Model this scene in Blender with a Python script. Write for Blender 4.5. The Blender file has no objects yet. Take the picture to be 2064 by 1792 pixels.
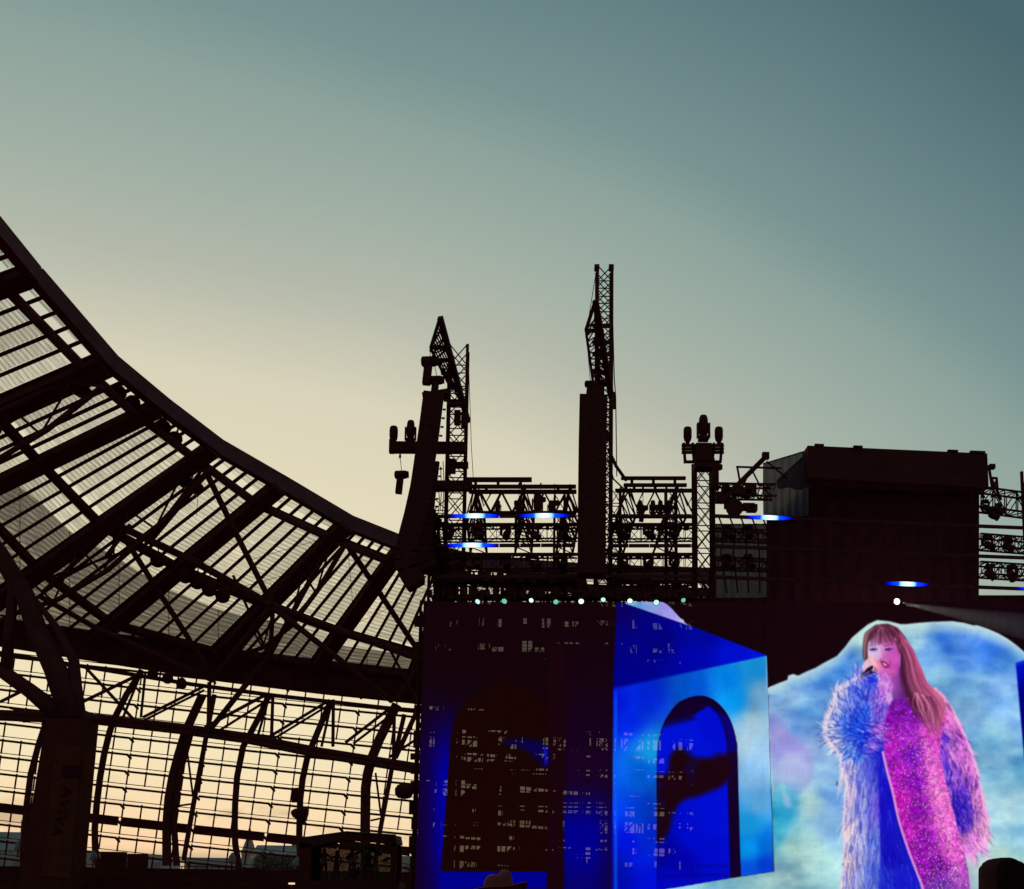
import bpy, math, random
import numpy as np
from mathutils import Vector, Matrix

scene = bpy.context.scene
COL = scene.collection
random.seed(7)

# ------------------------------------------------------------------ camera
FPX, PITCH, ROLL, CAMZ = 2400.0, math.radians(8.0), math.radians(0.87), 1.7
CX, CY = 1032.0, 1463.0            # optical axis, in pixels of a 2064 x 1792 frame
Fv = Vector((0, math.cos(PITCH), math.sin(PITCH)))
U0 = Vector((0, -math.sin(PITCH), math.cos(PITCH)))
R0 = Vector((1, 0, 0))
Rv = R0 * math.cos(ROLL) + U0 * math.sin(ROLL)
Uv = U0 * math.cos(ROLL) - R0 * math.sin(ROLL)
cam = bpy.data.cameras.new('camera')
cam.sensor_width = 36.0
cam.sensor_fit = 'HORIZONTAL'
cam.lens = FPX / 2064 * 36.0
cam.shift_y = (CY - 896.0) / 2064.0
cam.clip_start = 0.1
cam.clip_end = 5000
camo = bpy.data.objects.new('camera', cam)
COL.objects.link(camo)
m = Matrix((Rv, Uv, -Fv)).transposed().to_4x4()
m.translation = (0, 0, CAMZ)
camo.matrix_world = m
scene.camera = camo


def W(px, py, Y):
    """point of the place that stands Y metres ahead and is seen at this pixel of the 2064 wide frame"""
    d = Fv * FPX + Rv * (px - CX) - Uv * (py - CY)
    d = d * (Y / d.y)
    return Vector((d.x, d.y, d.z + CAMZ))


# ------------------------------------------------------------------ sky and sun
world = bpy.data.worlds.new('World')
scene.world = world
world.use_nodes = True
wn, wl = world.node_tree.nodes, world.node_tree.links
wn.clear()
ZS = 1.6
sd = (W(300, 1600, 100) - Vector((0, 0, CAMZ))).normalized()      # the low sun
sg = (W(215, 1900, 100) - Vector((0, 0, CAMZ))).normalized()      # centre of its glow, at the horizon
sds = Vector((sg.x, sg.y, sg.z * ZS)).normalized()


def s2l(c):
    return tuple(((v / 255.0) / 12.92 if v / 255.0 <= 0.04045 else ((v / 255.0 + 0.055) / 1.055) ** 2.4) for v in c)


tc = wn.new('ShaderNodeTexCoord')
sc_ = wn.new('ShaderNodeVectorMath'); sc_.operation = 'MULTIPLY'; sc_.inputs[1].default_value = (1, 1, ZS)
nm = wn.new('ShaderNodeVectorMath'); nm.operation = 'NORMALIZE'
dt = wn.new('ShaderNodeVectorMath'); dt.operation = 'DOT_PRODUCT'; dt.inputs[1].default_value = sds
ac = wn.new('ShaderNodeMath'); ac.operation = 'ARCCOSINE'; ac.use_clamp = False
dv = wn.new('ShaderNodeMath'); dv.operation = 'DIVIDE'; dv.inputs[1].default_value = math.pi
ramp = wn.new('ShaderNodeValToRGB')
sky_stops = [
    (0.0, (252, 220, 176)), (12.9, (250, 230, 188)), (22.0, (243, 228, 190)), (32.0, (230, 219, 188)), (39.3, (217, 211, 186)),
    (44.7, (181, 186, 171)), (49.0, (160, 175, 164)), (53.2, (140, 162, 155)), (55.5, (121, 148, 146)), (58.6, (107, 135, 138)),
    (64.6, (75, 105, 112)), (75.0, (68, 97, 108)), (180.0, (62, 90, 104))]
el = ramp.color_ramp.elements
while len(el) > 1:
    el.remove(el[-1])
el[0].position = 0.0
el[0].color = (*s2l(sky_stops[0][1]), 1)
for a, c in sky_stops[1:]:
    e = el.new(a / 180.0)
    e.color = (*s2l(c), 1)
# thin uneven veil so that the gradient is not perfectly clean
nz = wn.new('ShaderNodeTexNoise'); nz.inputs['Scale'].default_value = 2.2; nz.inputs['Detail'].default_value = 3
nm2 = wn.new('ShaderNodeMath'); nm2.operation = 'MULTIPLY_ADD'; nm2.inputs[1].default_value = 0.016; nm2.inputs[2].default_value = -0.008
ad = wn.new('ShaderNodeMath'); ad.operation = 'ADD'
bg = wn.new('ShaderNodeBackground')
bg.inputs['Strength'].default_value = 1.0
wo = wn.new('ShaderNodeOutputWorld')
wl.new(tc.outputs['Generated'], sc_.inputs[0]); wl.new(sc_.outputs[0], nm.inputs[0]); wl.new(nm.outputs[0], dt.inputs[0])
wl.new(dt.outputs['Value'], ac.inputs[0]); wl.new(ac.outputs[0], dv.inputs[0])
wl.new(tc.outputs['Generated'], nz.inputs['Vector']); wl.new(nz.outputs['Fac'], nm2.inputs[0])
wl.new(dv.outputs[0], ad.inputs[0]); wl.new(nm2.outputs[0], ad.inputs[1]); wl.new(ad.outputs[0], ramp.inputs['Fac'])
# low on the horizon: warmer air, a broken grey cloud bank and a pale grey haze line
sep = wn.new('ShaderNodeSeparateXYZ'); wl.new(tc.outputs['Generated'], sep.inputs[0])


def wmap(v, a0, a1, b0, b1):
    k = wn.new('ShaderNodeMapRange'); k.interpolation_type = 'SMOOTHSTEP'
    for i_, q_ in zip(('From Min', 'From Max', 'To Min', 'To Max'), (a0, a1, b0, b1)):
        k.inputs[i_].default_value = q_
    wl.new(v, k.inputs['Value'])
    return k.outputs[0]


def wmix(fac, c0, col, mode='MIX'):
    k = wn.new('ShaderNodeMix'); k.data_type = 'RGBA'; k.blend_type = mode
    wl.new(fac, k.inputs['Factor']); wl.new(c0, k.inputs['A']); k.inputs['B'].default_value = (*col, 1)
    return k.outputs['Result']


def wmul(a0, b0):
    k = wn.new('ShaderNodeMath'); k.operation = 'MULTIPLY'; wl.new(a0, k.inputs[0]); wl.new(b0, k.inputs[1])
    return k.outputs[0]


cmp_ = wn.new('ShaderNodeMapping'); cmp_.inputs['Scale'].default_value = (9, 9, 40)
cn = wn.new('ShaderNodeTexNoise'); cn.inputs['Scale'].default_value = 1.0; cn.inputs['Detail'].default_value = 4
wl.new(tc.outputs['Generated'], cmp_.inputs['Vector']); wl.new(cmp_.outputs[0], cn.inputs['Vector'])
skc = wmix(wmap(sep.outputs['Z'], 0.0, 0.115, 1.0, 0.0), ramp.outputs['Color'], (1.06, 0.88, 0.82), 'MULTIPLY')
bank = wmul(wmul(wmap(sep.outputs['Z'], .038, .052, 0.0, 1.0), wmap(sep.outputs['Z'], .058, .074, 1.0, 0.0)), wmap(cn.outputs['Fac'], .50, .60, 0.0, .85))
skc = wmix(bank, skc, (0.62, 0.60, 0.58), 'MULTIPLY')
skc = wmix(wmap(sep.outputs['Z'], .022, .034, .8, 0.0), skc, (0.52, 0.60, 0.62), 'MULTIPLY')
wl.new(skc, bg.inputs['Color']); wl.new(bg.outputs[0], wo.inputs['Surface'])

sun = bpy.data.lights.new('sun', 'SUN')
sun.energy = 0.5
sun.angle = math.radians(6)
sun.color = (1.0, 0.82, 0.6)
suno = bpy.data.objects.new('sun', sun)
COL.objects.link(suno)
suno.rotation_euler = (-sd).to_track_quat('-Z', 'Y').to_euler()

vs = scene.view_settings
vs.view_transform = 'Standard'
vs.look = 'None'
vs.exposure = 0.0
vs.gamma = 1.0
vs.use_curve_mapping = False
scene.cycles.transparent_max_bounces = 32
scene.cycles.max_bounces = 5
scene.cycles.diffuse_bounces = 2
scene.cycles.caustics_reflective = False
scene.cycles.caustics_refractive = False


# ------------------------------------------------------------------ helpers
class MB:
    """collects shapes in world coordinates and links them as one mesh object"""
    def __init__(s):
        s.v, s.f = [], []

    def quadmesh(s, verts, faces):
        o = len(s.v)
        s.v.extend(verts)
        s.f.extend([tuple(i + o for i in f) for f in faces])
        return s

    def frame(s, p0, p1, up=None):
        d = (p1 - p0)
        L = d.length
        d = d / L if L > 1e-9 else Vector((0, 0, 1))
        up = Vector(up) if up is not None else (Vector((0, 0, 1)) if abs(d.z) < 0.95 else Vector((0, 1, 0)))
        sx = d.cross(up)
        if sx.length < 1e-6:
            sx = d.cross(Vector((1, 0, 0)))
        sx.normalize()
        sy = sx.cross(d).normalized()
        return d, sx, sy

    def bar(s, p0, p1, w, h=None, up=None):
        h = h or w
        p0, p1 = Vector(p0), Vector(p1)
        d, sx, sy = s.frame(p0, p1, up)
        v = []
        for p in (p0, p1):
            for a, b in ((-1, -1), (1, -1), (1, 1), (-1, 1)):
                v.append(p + sx * (a * w / 2) + sy * (b * h / 2))
        return s.quadmesh(v, [(0, 3, 2, 1), (4, 5, 6, 7), (0, 1, 5, 4), (1, 2, 6, 5), (2, 3, 7, 6), (3, 0, 4, 7)])

    def tube(s, p0, p1, r, n=6, r1=None):
        return s.path([p0, p1], [r, r if r1 is None else r1], n)

    def path(s, pts, r, n=6):
        pts = [Vector(p) for p in pts]
        if not isinstance(r, (list, tuple)):
            r = [r] * len(pts)
        v = []
        for i, p in enumerate(pts):
            a, b = pts[max(i - 1, 0)], pts[min(i + 1, len(pts) - 1)]
            d, sx, sy = s.frame(a, b)
            if i:                                   # keep the ring from flipping along the path
                sx2 = (psx - d * psx.dot(d))
                if sx2.length > 1e-6:
                    sx = sx2.normalized(); sy = sx.cross(d).normalized()
            psx = sx
            for k in range(n):
                t = 2 * math.pi * k / n
                v.append(p + (sx * math.cos(t) + sy * math.sin(t)) * r[i])
        f = []
        m_ = len(pts)
        for i in range(m_ - 1):
            for k in range(n):
                k2 = (k + 1) % n
                f.append((i * n + k, i * n + k2, (i + 1) * n + k2, (i + 1) * n + k))
        f.append(tuple(range(n))[::-1])
        f.append(tuple((m_ - 1) * n + k for k in range(n)))
        return s.quadmesh(v, f)

    def box(s, c, sz, rz=0.0):
        c = Vector(c)
        x = Vector((math.cos(rz), math.sin(rz), 0)) * (sz[0] / 2)
        y = Vector((-math.sin(rz), math.cos(rz), 0)) * (sz[1] / 2)
        z = Vector((0, 0, sz[2] / 2))
        v = [c + x * a + y * b + z * e for e in (-1, 1) for a, b in ((-1, -1), (1, -1), (1, 1), (-1, 1))]
        return s.quadmesh(v, [(0, 3, 2, 1), (4, 5, 6, 7), (0, 1, 5, 4), (1, 2, 6, 5), (2, 3, 7, 6), (3, 0, 4, 7)])

    def slab(s, quad, thick):
        """four corners in a row, made thick away from the viewer"""
        q = [Vector(p) for p in quad]
        n = Vector((0, 1, 0)) * thick
        v = q + [p + n for p in q]
        return s.quadmesh(v, [(0, 1, 2, 3), (7, 6, 5, 4), (0, 4, 5, 1), (1, 5, 6, 2), (2, 6, 7, 3), (3, 7, 4, 0)])

    def lathe(s, c, prof, n=12, axis=None):
        """prof: (radius, height) from c along axis"""
        c = Vector(c)
        a = Vector(axis).normalized() if axis is not None else Vector((0, 0, 1))
        x = a.orthogonal().normalized(); y = a.cross(x)
        v = [c + a * h + (x * math.cos(2 * math.pi * k / n) + y * math.sin(2 * math.pi * k / n)) * max(r, 1e-4) for r, h in prof for k in range(n)]
        f = []
        for i in range(len(prof) - 1):
            for k in range(n):
                k2 = (k + 1) % n
                f.append((i * n + k, i * n + k2, (i + 1) * n + k2, (i + 1) * n + k))
        f.append(tuple(range(n))[::-1]); f.append(tuple((len(prof) - 1) * n + k for k in range(n)))
        return s.quadmesh(v, f)

    def mesh(s, name, origin=Vector((0, 0, 0)), smooth=False):
        me = bpy.data.meshes.new(name)
        me.from_pydata([tuple(Vector(p) - origin) for p in s.v], [], s.f)
        if smooth:
            me.polygons.foreach_set('use_smooth', [True] * len(me.polygons))
        me.update()
        return me

    def build(s, name, mat, parent=None, smooth=False):
        o0 = world_loc(parent) if parent else Vector((0, 0, 0))
        if parent is None:                          # a thing of one mesh: origin at its base
            o0 = Vector((sum(p.x for p in s.v) / len(s.v), sum(p.y for p in s.v) / len(s.v), min(p.z for p in s.v)))
        me = s.mesh(name, o0, smooth)
        me.materials.append(mat)
        o = bpy.data.objects.new(name, me)
        COL.objects.link(o)
        if parent:
            o.parent = parent
        else:
            o.location = o0
        return o


def world_loc(o):
    v = Vector((0, 0, 0))
    while o:
        v += o.location
        o = o.parent
    return v


def tag(o, label, cat, group=None):
    o['label'] = label
    o['category'] = cat
    if group:
        o['group'] = group
    return o


def thing(name, loc, label, cat, group=None):
    o = bpy.data.objects.new(name, None)
    o.empty_display_size = 0.3
    COL.objects.link(o)
    o.location = loc
    return tag(o, label, cat, group)


def copy_tree(o, parent=None):
    c = o.copy()
    COL.objects.link(c)
    c.parent = parent
    for ch in list(o.children):
        copy_tree(ch, c)
    return c


UNIT = {}


def unit_piece(name, p0, p1, w, h, mat, parent, up=None):
    """a bar that shares one unit cube mesh with all alike pieces"""
    key = (name, mat.name)
    if key not in UNIT:
        me = MB().box((0, 0, 0), (1, 1, 1)).mesh(name)
        me.materials.append(mat)
        UNIT[key] = me
    p0, p1 = Vector(p0), Vector(p1)
    d, sx, sy = MB().frame(p0, p1, up)
    o = bpy.data.objects.new(name, UNIT[key])
    COL.objects.link(o)
    o.parent = parent
    L = (p1 - p0).length
    mm = Matrix((sx * w, sy * h, d * L)).transposed().to_4x4()
    mm.translation = (p0 + p1) / 2 - (world_loc(parent) if parent else Vector((0, 0, 0)))
    o.matrix_basis = mm
    return o


# ------------------------------------------------------------------ materials
def new_mat(name):
    mt = bpy.data.materials.new(name)
    mt.use_nodes = True
    mt.node_tree.nodes.clear()
    return mt, mt.node_tree.nodes, mt.node_tree.links


def mat_plain(name, col, rough=0.6, metal=0.0, var=0.35, scale=3.0, bump=0.0):
    mt, n, l = new_mat(name)
    out = n.new('ShaderNodeOutputMaterial'); b = n.new('ShaderNodeBsdfPrincipled')
    t = n.new('ShaderNodeTexCoord'); z = n.new('ShaderNodeTexNoise')
    z.inputs['Scale'].default_value = scale; z.inputs['Detail'].default_value = 6; z.inputs['Roughness'].default_value = 0.65
    r = n.new('ShaderNodeValToRGB')
    r.color_ramp.elements[0].position = 0.3; r.color_ramp.elements[1].position = 0.75
    r.color_ramp.elements[0].color = (*[c * (1 - var) for c in col], 1)
    r.color_ramp.elements[1].color = (*[min(1, c * (1 + var)) for c in col], 1)
    l.new(t.outputs['Object'], z.inputs['Vector']); l.new(z.outputs['Fac'], r.inputs['Fac'])
    l.new(r.outputs['Color'], b.inputs['Base Color'])
    b.inputs['Roughness'].default_value = rough; b.inputs['Metallic'].default_value = metal
    b.inputs['Specular IOR Level'].default_value = 0.06 if metal == 0 and rough > 0.55 else 0.4
    if bump:
        bp = n.new('ShaderNodeBump'); bp.inputs['Strength'].default_value = bump
        l.new(z.outputs['Fac'], bp.inputs['Height']); l.new(bp.outputs[0], b.inputs['Normal'])
    l.new(b.outputs[0], out.inputs['Surface'])
    return mt


def mat_emit(name, col, strength=1.0):
    mt, n, l = new_mat(name)
    out = n.new('ShaderNodeOutputMaterial'); e = n.new('ShaderNodeEmission')
    e.inputs['Color'].default_value = (*s2l(col), 1); e.inputs['Strength'].default_value = strength
    l.new(e.outputs[0], out.inputs['Surface'])
    return mt


def mat_sheet(name, tint, t_lo, t_hi, uscale, vscale, trans=(0.6, 0.55, 0.45), rib=0.44, rib_lo=0.45):
    """see-through corrugated sheet: clear plastic with dirt streaks, less clear in bands along the ribs (UV in metres)"""
    mt, n, l = new_mat(name)
    out = n.new('ShaderNodeOutputMaterial')
    uv = n.new('ShaderNodeTexCoord'); mp = n.new('ShaderNodeMapping')
    mp.inputs['Scale'].default_value = (uscale, vscale, 1)
    z = n.new('ShaderNodeTexNoise'); z.inputs['Scale'].default_value = 1.0; z.inputs['Detail'].default_value = 5; z.inputs['Roughness'].default_value = 0.7
    r = n.new('ShaderNodeMapRange')
    r.inputs['From Min'].default_value = 0.28; r.inputs['From Max'].default_value = 0.62
    r.inputs['To Min'].default_value = t_lo; r.inputs['To Max'].default_value = t_hi
    oi = n.new('ShaderNodeObjectInfo')
    mr = n.new('ShaderNodeMapRange'); mr.inputs['To Min'].default_value = 0.86; mr.inputs['To Max'].default_value = 1.0
    mu = n.new('ShaderNodeMath'); mu.operation = 'MULTIPLY'
    tr = n.new('ShaderNodeBsdfTransparent'); tr.inputs['Color'].default_value = (*tint, 1)
    tl = n.new('ShaderNodeBsdfTranslucent'); tl.inputs['Color'].default_value = (*trans, 1)
    df = n.new('ShaderNodeBsdfDiffuse'); df.inputs['Color'].default_value = (*[c * 0.35 for c in trans], 1)
    m1 = n.new('ShaderNodeMixShader'); m1.inputs[0].default_value = 0.35
    m2 = n.new('ShaderNodeMixShader')
    l.new(uv.outputs['UV'], mp.inputs['Vector']); l.new(mp.outputs[0], z.inputs['Vector']); l.new(z.outputs['Fac'], r.inputs['Value'])
    sx_ = n.new('ShaderNodeSeparateXYZ'); sc1 = n.new('ShaderNodeMath'); sc1.operation = 'MULTIPLY'; sc1.inputs[1].default_value = 2 * math.pi / rib
    sn = n.new('ShaderNodeMath'); sn.operation = 'SINE'
    rr = n.new('ShaderNodeMapRange'); rr.inputs['From Min'].default_value = -1; rr.inputs['From Max'].default_value = .2; rr.inputs['To Min'].default_value = rib_lo; rr.inputs['To Max'].default_value = 1.0
    mw = n.new('ShaderNodeMath'); mw.operation = 'MULTIPLY'
    l.new(uv.outputs['UV'], sx_.inputs[0]); l.new(sx_.outputs['Y'], sc1.inputs[0]); l.new(sc1.outputs[0], sn.inputs[0]); l.new(sn.outputs[0], rr.inputs['Value'])
    l.new(oi.outputs['Random'], mr.inputs['Value']); l.new(r.outputs[0], mw.inputs[0]); l.new(rr.outputs[0], mw.inputs[1]); l.new(mw.outputs[0], mu.inputs[0]); l.new(mr.outputs[0], mu.inputs[1])
    l.new(tl.outputs[0], m1.inputs[1]); l.new(df.outputs[0], m1.inputs[2])
    l.new(mu.outputs[0], m2.inputs[0]); l.new(m1.outputs[0], m2.inputs[1]); l.new(tr.outputs[0], m2.inputs[2])
    l.new(m2.outputs[0], out.inputs['Surface'])
    return mt


def mat_glass(name, tint, fac=0.94):
    mt, n, l = new_mat(name)
    out = n.new('ShaderNodeOutputMaterial')
    oi = n.new('ShaderNodeObjectInfo')
    mr = n.new('ShaderNodeMapRange'); mr.inputs['To Min'].default_value = fac - 0.012; mr.inputs['To Max'].default_value = fac + 0.006
    tcn = n.new('ShaderNodeTexCoord'); z = n.new('ShaderNodeTexNoise'); z.inputs['Scale'].default_value = 0.35; z.inputs['Detail'].default_value = 6
    zr = n.new('ShaderNodeMapRange'); zr.inputs['From Min'].default_value = 0.62; zr.inputs['From Max'].default_value = 0.8
    zr.inputs['To Min'].default_value = 1.0; zr.inputs['To Max'].default_value = 0.92
    mu = n.new('ShaderNodeMath'); mu.operation = 'MULTIPLY'
    tr = n.new('ShaderNodeBsdfTransparent'); tr.inputs['Color'].default_value = (*tint, 1)
    gl = n.new('ShaderNodeBsdfGlossy'); gl.inputs['Roughness'].default_value = 0.05; gl.inputs['Color'].default_value = (0.5, 0.5, 0.5, 1)
    tl = n.new('ShaderNodeBsdfTranslucent'); tl.inputs['Color'].default_value = (0.5, 0.45, 0.35, 1)
    m1 = n.new('ShaderNodeMixShader'); m1.inputs[0].default_value = 0.6
    mx = n.new('ShaderNodeMixShader')
    l.new(oi.outputs['Random'], mr.inputs['Value']); l.new(tcn.outputs['Object'], z.inputs['Vector']); l.new(z.outputs['Fac'], zr.inputs['Value'])
    l.new(mr.outputs[0], mu.inputs[0]); l.new(zr.outputs[0], mu.inputs[1]); l.new(mu.outputs[0], mx.inputs[0])
    l.new(gl.outputs[0], m1.inputs[1]); l.new(tl.outputs[0], m1.inputs[2])
    l.new(m1.outputs[0], mx.inputs[1]); l.new(tr.outputs[0], mx.inputs[2]); l.new(mx.outputs[0], out.inputs['Surface'])
    return mt


M = {}
M['steel'] = mat_plain('painted_steel', (0.215, 0.032, 0.024), 0.9, 0.0, 0.35, 1.2)
M['steel_tube'] = mat_plain('tube_steel', (0.25, 0.046, 0.036), 0.85, 0.0, 0.3, 1.0)
M['black_steel'] = mat_plain('black_truss_metal', (0.20, 0.028, 0.022), 0.9, 0.0, 0.4, 2.5)
M['black_box'] = mat_plain('black_speaker_box', (0.19, 0.026, 0.020), 0.8, 0.0, 0.4, 4.0)
M['cable'] = mat_plain('dark_cable', (0.10, 0.02, 0.015), 0.8, 0.0, 0.2, 5.0)
M['rim'] = mat_plain('rim_cladding', (0.29, 0.085, 0.075), 0.85, 0.0, 0.3, 0.6)
M['concrete'] = mat_plain('dark_concrete', (0.20, 0.026, 0.016), 0.9, 0.0, 0.35, 0.8, 0.2)
M['column'] = mat_plain('column_cladding', (0.23, 0.036, 0.017), 0.85, 0.0, 0.25, 0.7)
M['banner'] = mat_plain('column_banner', (0.27, 0.05, 0.018), 0.9, 0.0, 0.2, 1.0)
M['letter'] = mat_plain('banner_letters', (0.15, 0.008, 0.014), 0.9, 0.0, 0.2, 1.0)
M['letter_y'] = mat_plain('banner_patch', (0.15, 0.009, 0.020), 0.9, 0.0, 0.2, 1.0)
M['sheet'] = mat_sheet('clear_corrugated_sheet', (0.97, 0.965, 0.955), 0.42, 1.0, 0.35, 4.5)
M['skin'] = mat_sheet('smoked_corrugated_sheet', (0.52, 0.48, 0.46), 0.22, 0.75, 0.25, 5.0, (0.25, 0.22, 0.2), 0.62, 0.30)
M['glass'] = mat_glass('facade_glass', (1.0, 1.0, 0.998), 0.994)
M['ground'] = mat_plain('floor_cover', (0.19, 0.026, 0.018), 0.9, 0.0, 0.3, 0.5, 0.2)

# ------------------------------------------------------------------ ground
g = MB()
NG = 12
gv = [Vector((x, y, 0)) for y in np.linspace(-200, 3000, NG) for x in np.linspace(-2500, 2500, NG)]
g.quadmesh(gv, [(j * NG + i, j * NG + i + 1, (j + 1) * NG + i + 1, (j + 1) * NG + i) for j in range(NG - 1) for i in range(NG - 1)])
go = g.build('ground', M['ground'])
go['kind'] = 'structure'

# ------------------------------------------------------------------ stadium roof
RU = list(range(-2, 11))
RIM = dict(zip(RU, [(-60, 378, 70), (72, 540, 78), (226, 718, 84), (332, 806, 88), (440, 888, 92), (572, 964, 95), (704, 1042, 98), (815, 1086, 100), (925, 1114, 101), (1040, 1130, 102), (1160, 1138, 102.5), (1290, 1144, 103), (1430, 1148, 103)]))
EAV = dict(zip(RU, [(-700, 600, 82), (-520, 760, 88), (-330, 960, 95), (-220, 1075, 100), (-60, 1245, 105), (195, 1279, 108), (441, 1312, 110), (640, 1336, 111.5), (838, 1358, 112.5), (1030, 1372, 113), (1220, 1380, 113), (1420, 1385, 113), (1640, 1388, 113)]))
V1 = dict(zip(RU, [.09, .09, .07, .075, .07, .12, .11, .13, .14, .15, .15, .15, .15]))
V2 = dict(zip(RU, [.35, .37, .40, .42, .435, .526, .606, .70, .80, .80, .80, .80, .80]))
V3 = dict(zip(RU, [.62, .65, .68, .68, .69, .90, .985, .985, .985, .985, .985, .985, .985]))


def lerp(a, b, t):
    return a + (b - a) * t


def itab(tab, u):
    i = max(RU[0], min(RU[-1] - 1, math.floor(u)))
    return lerp(tab[i], tab[i + 1], u - i)


RIM3 = {u: W(*RIM[u]) for u in RU}
EAV3 = {u: W(*EAV[u]) for u in RU}


def S(u, v):
    i = max(RU[0], min(RU[-1] - 1, math.floor(u)))
    a = RIM3[i].lerp(RIM3[i + 1], u - i)
    b = EAV3[i].lerp(EAV3[i + 1], u - i)
    return a.lerp(b, v)


def SN(u, v):
    e = 0.02
    n = (S(u + e, v) - S(u - e, v)).cross(S(u, v + e) - S(u, v - e)).normalized()
    return n if n.z > 0 else -n


roof = thing('stadium_roof', Vector((S(4, .5).x, S(4, .5).y, 0)), 'sweeping stadium roof of clear corrugated sheets on dark steel rafters behind the stage', 'roof')


def roof_panel(u0, u1, va, vb, name='roof_panel', mat=None, amp=0.12, period=0.44, fs=None):
    f = fs or S
    um = (u0 + u1) / 2
    L = (f(um, vb(um)) - f(um, va(um))).length
    if L < 0.5:
        return
    nv = max(4, min(120, int(L / period * 4)))
    nu = 2
    verts, uvs = [], []
    for j in range(nv + 1):
        t = j / nv
        for i in range(nu + 1):
            u = lerp(u0, u1, i / nu)
            v = lerp(va(u), vb(u), t)
            n = SN(u, v) if fs is None else Vector((0, -1, 0))
            verts.append(f(u, v) + n * (amp * math.sin(2 * math.pi * L * t / period)))
            uvs.append((u * 9.0, L * t + 13.7 * u0))
    faces = [(j * (nu + 1) + i, j * (nu + 1) + i + 1, (j + 1) * (nu + 1) + i + 1, (j + 1) * (nu + 1) + i) for j in range(nv) for i in range(nu)]
    o = MB().quadmesh(verts, faces).build(name, mat or M['sheet'], roof, True)
    ul = o.data.uv_layers.new(name='UVMap')
    for lp in o.data.loops:
        ul.data[lp.index].uv = uvs[lp.vertex_index]
    return o


NST = 5
for u in RU[:-1]:
    edge = 0.085
    for k in range(NST):
        w = (1 - 2 * edge) / NST
        a, b = u + edge + k * w + 0.014, u + edge + (k + 1) * w - 0.014
        roof_panel(a, b, lambda q: 0.015, lambda q: itab(V1, q) - 0.022)
        roof_panel(a, b, lambda q: itab(V1, q) + 0.02, lambda q: itab(V2, q) - 0.018)
        roof_panel(a, b, lambda q: itab(V2, q) + 0.018, lambda q: itab(V3, q) - 0.015)
        roof_panel(a, b, lambda q: itab(V3, q) + 0.015, lambda q: 0.995)
    for k in range(NST + 1):                      # purlins under the joints between the sheets
        q = u + edge + k * (1 - 2 * edge) / NST
        n = SN(q, .5)
        for va, vb in ((0.0, itab(V1, q)), (itab(V1, q), itab(V2, q)), (itab(V2, q), 1.0)):
            unit_piece('purlin', S(q, va) - n * .2, S(q, vb) - n * .2, 0.24, 0.22, M['steel'], roof, up=n)
for u in RU:                                      # rafters
    n = SN(min(u, 9.9), .5)
    main = u % 2 == 0
    for va, vb in ((0.01, 0.5), (0.5, 1.0)):
        MB().bar(S(u - .0001, va) - n * .85, S(u - .0001, vb) - n * .85, 1.3 if main else 1.2, 1.25, up=n).build('rafter', M['steel'], roof)
    if main and -2 < u < 9:                       # lattice under the main rafters
        top = lambda v: S(u, v) - n * 1.4
        bot = lambda v: S(u, v) - Vector((0, 0, 1)) * (1.6 + 5.0 * math.sin(math.pi * min(1, v * 1.15)) * .55) - n * .6
        MB().path([bot(v) for v in (0.02, .2, .4, .6, .8, .98)], 0.22, 8).build('lower_chord', M['steel_tube'], roof)
        vv = [0.02, .12, .22, .32, .42, .52, .62, .72, .82, .92]
        for i in range(len(vv) - 1):
            MB().tube(top(vv[i]) if i % 2 else bot(vv[i]), bot(vv[i + 1]) if i % 2 else top(vv[i + 1]), 0.10).build('web_member', M['steel_tube'], roof)
for u in RU[:-1]:                                 # ring members, one length for each bay
    n = SN(u + .5, .5)
    dn = Vector((0, 0, -1))
    MB().bar(S(u, 0) + dn * .55, S(u + 1, 0) + dn * .55, 0.8, 1.25, up=(0, 0, 1)).build('rim_beam', M['rim'], roof)
    MB().tube(S(u, itab(V1, u)) - n * .9, S(u + 1, itab(V1, min(u + 1, 9.99))) - n * .9, 0.36, 8).build('ring_tube', M['rim'], roof)
    MB().bar(S(u, itab(V1, u) + .012) - n * .3, S(u + 1, itab(V1, min(u + 1, 9.99)) + .012) - n * .3, 0.62, 0.25, up=n).build('ring_beam', M['steel'], roof)
    for T in (V2, V3):
        MB().bar(S(u, itab(T, u)) - n * .55, S(u + 1, itab(T, min(u + 1, 9.99))) - n * .55, 0.55, 0.7, up=n).build('ring_beam', M['steel'], roof)
YB = [(-260, 1262), (0, 1300), (166, 1327), (384, 1363), (554, 1386), (778, 1411), (1000, 1430), (1400, 1450), (1640, 1458)]


def ptab(tab, x):
    for (x0, y0), (x1, y1) in zip(tab, tab[1:]):
        if x <= x1:
            return lerp(y0, y1, (x - x0) / (x1 - x0))
    return tab[-1][1]


for u in range(1, 10):                            # deep dark fascia along the eave
    (xa, ya, Ya), (xb, yb, Yb) = EAV[u], EAV[u + 1]
    if u == 1:
        xa, ya, Ya = -260, 1225, 104
    MB().slab([W(xa, ya - 8, Ya - .3), W(xb, yb - 8, Yb - .3), W(xb, ptab(YB, xb), Yb - .3), W(xa, ptab(YB, xa), Ya - .3)], 1.0).build('eave_fascia', M['steel'], roof)
# smoked outer skin standing behind the lower part of the roof
SK = [(-260, 800), (0, 955), (79, 1007), (130, 1065), (230, 1120), (336, 1187), (470, 1240), (581, 1256), (646, 1296), (797, 1317), (1000, 1335), (1640, 1345)]
EB = [(-260, 1235), (-60, 1245), (195, 1279), (441, 1312), (640, 1336), (838, 1358), (1030, 1372), (1640, 1388)]


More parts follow.
